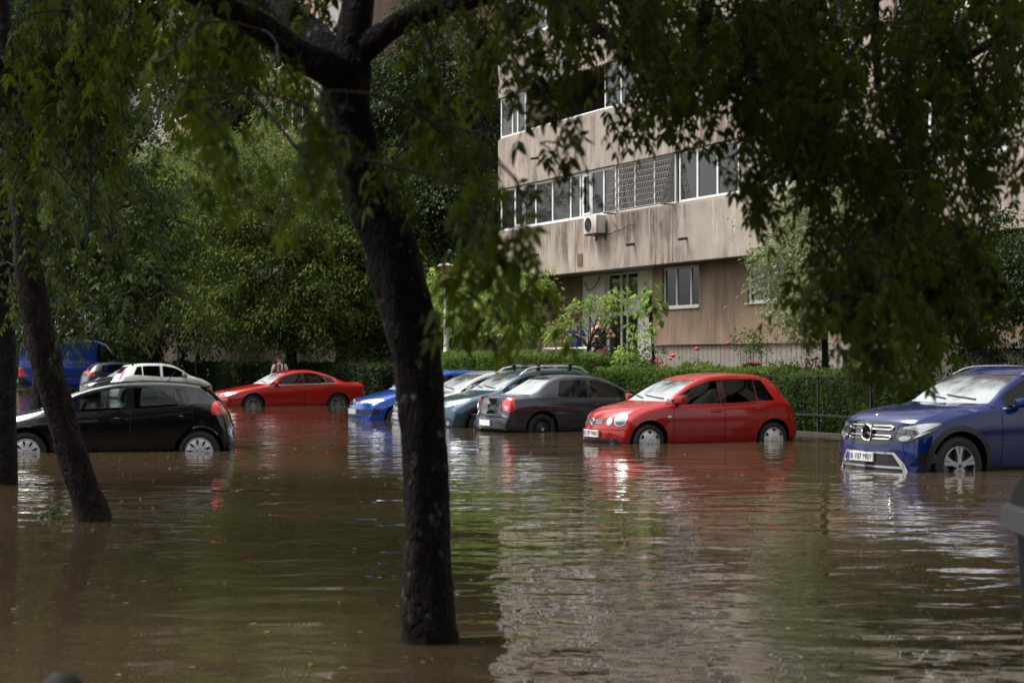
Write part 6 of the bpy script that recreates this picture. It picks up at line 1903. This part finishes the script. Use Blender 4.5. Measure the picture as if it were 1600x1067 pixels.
# ------------------------------------------------------------------ people
def skin_mesh(name, joints, edges, mats, parent, sub=2, root=0):
    me = bpy.data.meshes.new(name)
    me.from_pydata([j[0] for j in joints], edges, [])
    o = bpy.data.objects.new(name, me); col.objects.link(o)
    md = o.modifiers.new('skin', 'SKIN'); md.use_smooth_shade = True
    for i, j in enumerate(joints):
        r_ = j[1] if hasattr(j[1], '__len__') else (j[1], j[1])
        me.skin_vertices[0].data[i].radius = r_
    me.skin_vertices[0].data[root].use_root = True
    s_ = o.modifiers.new('sub', 'SUBSURF'); s_.levels = s_.render_levels = sub
    dg = bpy.context.evaluated_depsgraph_get(); dg.update()
    m2 = bpy.data.meshes.new_from_object(o.evaluated_get(dg))
    bpy.data.objects.remove(o); bpy.data.meshes.remove(me)
    m2.materials.clear(); m2.materials.append(mats)
    m2.polygons.foreach_set('use_smooth', [True]*len(m2.polygons))
    m2.name = name
    return link(name, m2, parent)

def person(label, loc, rz, h, arms, shirt, trousers, hair, sleeve=.5, cap=False, lean=0.0, bald=False, head_turn=0.0, stripes=None, belly=1.0):
    """faces -y; arms: for each side (elbow, wrist) relative to the shoulder in units of height"""
    o = thing('person', label, 'person', loc, rz)
    k = h/1.75
    V = lambda x, y, z: (x*k, y*k, z*k)
    J, Ed = [], []
    def add(p, r, par=None):
        J.append((V(*p), (r[0]*k, r[1]*k) if hasattr(r, '__len__') else r*k)); i = len(J)-1
        if par is not None: Ed.append((par, i))
        return i
    pel = add((0, 0, .95), (.135, .10)); wai = add((0, .0, 1.10), (.115*belly, .09*belly), pel); che = add((0, .01, 1.30), (.14, .098), wai)
    upc = add((0, .015, 1.42), (.12, .082), che); nk = add((0, .0, 1.495), .060, upc); jaw = add((0, -.025, 1.545), (.068, .082), nk)
    hd = add((0, -.005, 1.63), (.084, .104), jaw); add((0, .005, 1.715), (.066, .080), hd)
    ct, st_ = math.cos(head_turn), math.sin(head_turn)
    hands = []
    for sg, (e, w_) in zip((-1, 1), arms):
        sh = add((sg*.175, .01, 1.425), .058, upc)
        S0 = Vector((sg*.175, .01, 1.425)); E0 = S0+Vector(e); W0 = E0+Vector(w_)
        el = add(tuple(E0), .042, sh); wr = add(tuple(W0), .028, el)
        dr = Vector(w_).normalized(); pm = W0+dr*.06
        pa = add(tuple(pm), (.036, .022), wr); hands.append((W0, dr, sg))
    for sg in (-1, 1):
        hp = add((sg*.09, 0, .86), .088, pel); kn = add((sg*.10, -.02, .50), .06, hp); an = add((sg*.105, .02, .085), .04, kn)
        add((sg*.115, -.11, .035), (.036, .03), an)
    body = skin_mesh('body', J, Ed, M['skin'], o, 2)
    # fingers and thumbs, curled
    fm = MB()
    for W0, dr, sg in hands:
        sd = dr.cross(Vector((0, 0, 1)));
        if sd.length < .1: sd = Vector((1, 0, 0))
        sd.normalize(); nn = dr.cross(sd)
        for i, ln in enumerate((.062, .075, .070, .055)):
            b_ = W0+dr*.085+sd*(i-1.5)*.019
            fm.tube([V(*b_), V(*(b_+dr*ln*.5+nn*.006)), V(*(b_+dr*ln*.8+nn*.03)), V(*(b_+dr*ln*.75+nn*.05))], [.009*k, .009*k, .008*k, .006*k], 6)
        b_ = W0+dr*.03+sd*.032
        fm.tube([V(*b_), V(*(b_+sd*.03+dr*.03)), V(*(b_+sd*.025+dr*.065+nn*.015))], [.011*k, .010*k, .007*k], 6)
    # nose, ears, eyes stay on the head
    fm.ball(V(-.0, -.10, 1.64), (.013*k, .02*k, .022*k), 8, 6)
    for sg in (-1, 1): fm.ball(V(sg*.078, .01, 1.645), (.012*k, .022*k, .032*k), 8, 6)
    tmpv = fm.mesh('tmp', M['skin'], True)
    bm = bmesh.new(); bm.from_mesh(body.data); bm.from_mesh(tmpv); bm.to_mesh(body.data); bm.free(); bpy.data.meshes.remove(tmpv)
    em = MB()
    for sg in (-1, 1): em.ball(V(sg*.03, -.088, 1.665), (.011*k, .008*k, .007*k), 8, 5)
    em.build('eyes', M['ink'], o)
    MB().ball(V(0, -.094, 1.575), (.026*k, .010*k, .006*k), 10, 5).build('mouth', pbr('lips', (.33, .12, .10), .5), o)
    # shirt
    g = .014
    SJ, SE = [], []
    def sadd(p, r, par=None):
        SJ.append((V(*p), (r[0]*k, r[1]*k) if hasattr(r, '__len__') else r*k)); i = len(SJ)-1
        if par is not None: SE.append((par, i))
        return i
    b0_ = sadd((0, 0, 1.08), (.155*belly+g, .125*belly+g)); sadd((0, 0, .87), (.172*belly+g, .14+g), b0_)
    c1 = sadd((0, .01, 1.30), (.16+g, .115+g), b0_); c2 = sadd((0, .015, 1.425), (.125+g, .09+g), c1); sadd((0, .01, 1.475), (.082, .074), c2)
    if sleeve > 0:
        for sg, (e, w_) in zip((-1, 1), arms):
            S0 = Vector((sg*.175, .01, 1.425)); E0 = S0+Vector(e)
            s1 = sadd(tuple(S0), .058+g, c2); sadd(tuple(S0.lerp(E0, sleeve)), .05+g, s1)
    sh = skin_mesh('shirt', SJ, SE, shirt, o, 2)
    # trousers
    TJ, TE = [], []
    def tadd(p, r, par=None):
        TJ.append((V(*p), (r[0]*k, r[1]*k) if hasattr(r, '__len__') else r*k)); i = len(TJ)-1
        if par is not None: TE.append((par, i))
        return i
    t0_ = tadd((0, 0, .94), (.155+g, .12+g)); tadd((0, 0, 1.02), (.145+g, .115+g), t0_)
    for sg in (-1, 1):
        a_ = tadd((sg*.09, 0, .84), .095+g, t0_); b_ = tadd((sg*.10, -.02, .50), .068+g, a_); tadd((sg*.105, .015, .12), .055+g, b_)
    skin_mesh('trousers', TJ, TE, trousers, o, 2)
    sm = MB()
    for sg in (-1, 1): sm.ball(V(sg*.112, -.05, .04), (.05*k, .13*k, .045*k), 12, 8)
    sm.build('shoes', M['trim'], o)
    hm = MB()
    if cap:
        hm.lathe([(.088*k, 0), (.086*k, .04*k), (.066*k, .075*k), (.0, .09*k)], 18, Matrix.Translation(V(0, .002, 1.685)) @ Matrix.Diagonal((1, 1.12, 1, 1)))
        hm.box(V(-.06, -.19, 1.685), V(.06, -.075, 1.697), 0, .004)
        hm.build('cap', hair, o)
    elif not bald:
        n1, n2 = 16, 7; vs = []; fs = []
        for j in range(n2+1):
            th = (math.pi*.56)*j/n2
            for i in range(n1):
                a = 2*math.pi*i/n1
                lim = 1.0 if math.sin(a) > -.2 else .62
                t_ = th*lim
                vs.append(V(.082*math.sin(t_)*math.cos(a), .004+.1*math.sin(t_)*math.sin(a), 1.665+.108*math.cos(t_)))
        for j in range(n2):
            for i in range(n1): fs.append((j*n1+i, (j+1)*n1+i, (j+1)*n1+(i+1) % n1, j*n1+(i+1) % n1))
        hm.add(vs, fs).build('hair', hair, o)
    else:
        hm.lathe([(.0765*k, -.02*k), (.078*k, .0), (.0765*k, .012*k)], 20, Matrix.Translation(V(0, .012, 1.645)) @ Matrix.Diagonal((1, 1.12, 1, 1)))
        hm.build('hair', hair, o)
    return o

def cloth(name, c): return pbr(name, c, .9, noise=.15, nscale=10, bump=.2, bscale=20)
def striped():
    m, n, b, out = node_mat('striped shirt')
    tc = n.nodes.new('ShaderNodeTexCoord'); sx = n.nodes.new('ShaderNodeSeparateXYZ')
    n.links.new(tc.outputs['Object'], sx.inputs[0])
    mr = n.nodes.new('ShaderNodeMapRange'); mr.inputs[1].default_value = -.22; mr.inputs[2].default_value = .22
    n.links.new(sx.outputs[0], mr.inputs[0])
    W_, K_, R_ = (.62, .60, .60), (.012, .013, .02), (.40, .045, .05)
    seq = [(0, W_), (.14, W_), (.17, K_), (.28, W_), (.42, K_), (.57, (.45, .38, .37)), (.66, R_), (.80, (.16, .03, .06)), (.88, W_)]
    r = ramp(n, seq); r.color_ramp.interpolation = 'CONSTANT'
    n.links.new(mr.outputs[0], r.inputs[0]); n.links.new(r.outputs[0], b.inputs['Base Color'])
    b.inputs['Roughness'].default_value = .9
    return m
face = PHI+R(0)          # local -y looks out of the building
p = fac(5.05, .0, .78)
person('man in blue shirt and dark cap holding a phone up at the railing', tuple(p), R(-14), 1.74,
       [((-.10, -.10, -.25), (.16, -.20, .10)), ((.12, -.06, -.26), (-.12, -.20, .12))], cloth('blue shirt', (.022, .045, .20)), cloth('beige shorts', (.36, .28, .21)), cloth('dark cap', (.012, .013, .02)), .75, cap=True, belly=1.15)
q = Vector((0, 0, 0))
p2 = fac(6.05, .25, .78)
person('bald man in black sleeveless top beside the white door', tuple(p2), R(-8), 1.80,
       [((-.14, -.05, -.25), (.20, -.20, .03)), ((.20, -.02, -.22), (-.08, -.22, .02))], cloth('black top', (.010, .010, .011)), cloth('pink shorts', (.42, .13, .13)), cloth('grey stubble', (.25, .2, .17)), 0.0, bald=True)
p3 = P(437, 560, 57.0)
person('man in vertically striped shirt seen from behind above the red coupe', (p3.x, 57.0, -.27), R(180+12), 1.80,
       [((-.10, .02, -.27), (-.03, -.10, -.22)), ((.10, .02, -.27), (.03, -.10, -.22))], striped(), cloth('dark trousers', (.02, .02, .025)), cloth('brown hair', (.06, .03, .018)), .6)
ph = thing('phone', 'dark phone held up by the man in the blue shirt', 'phone', (p.x-.03, p.y-.36, 2.06), R(-14))
MB().box((-.04, -.005, -.075), (.04, .005, .075), 0, .004).build('case', M['gloss_black'], ph)
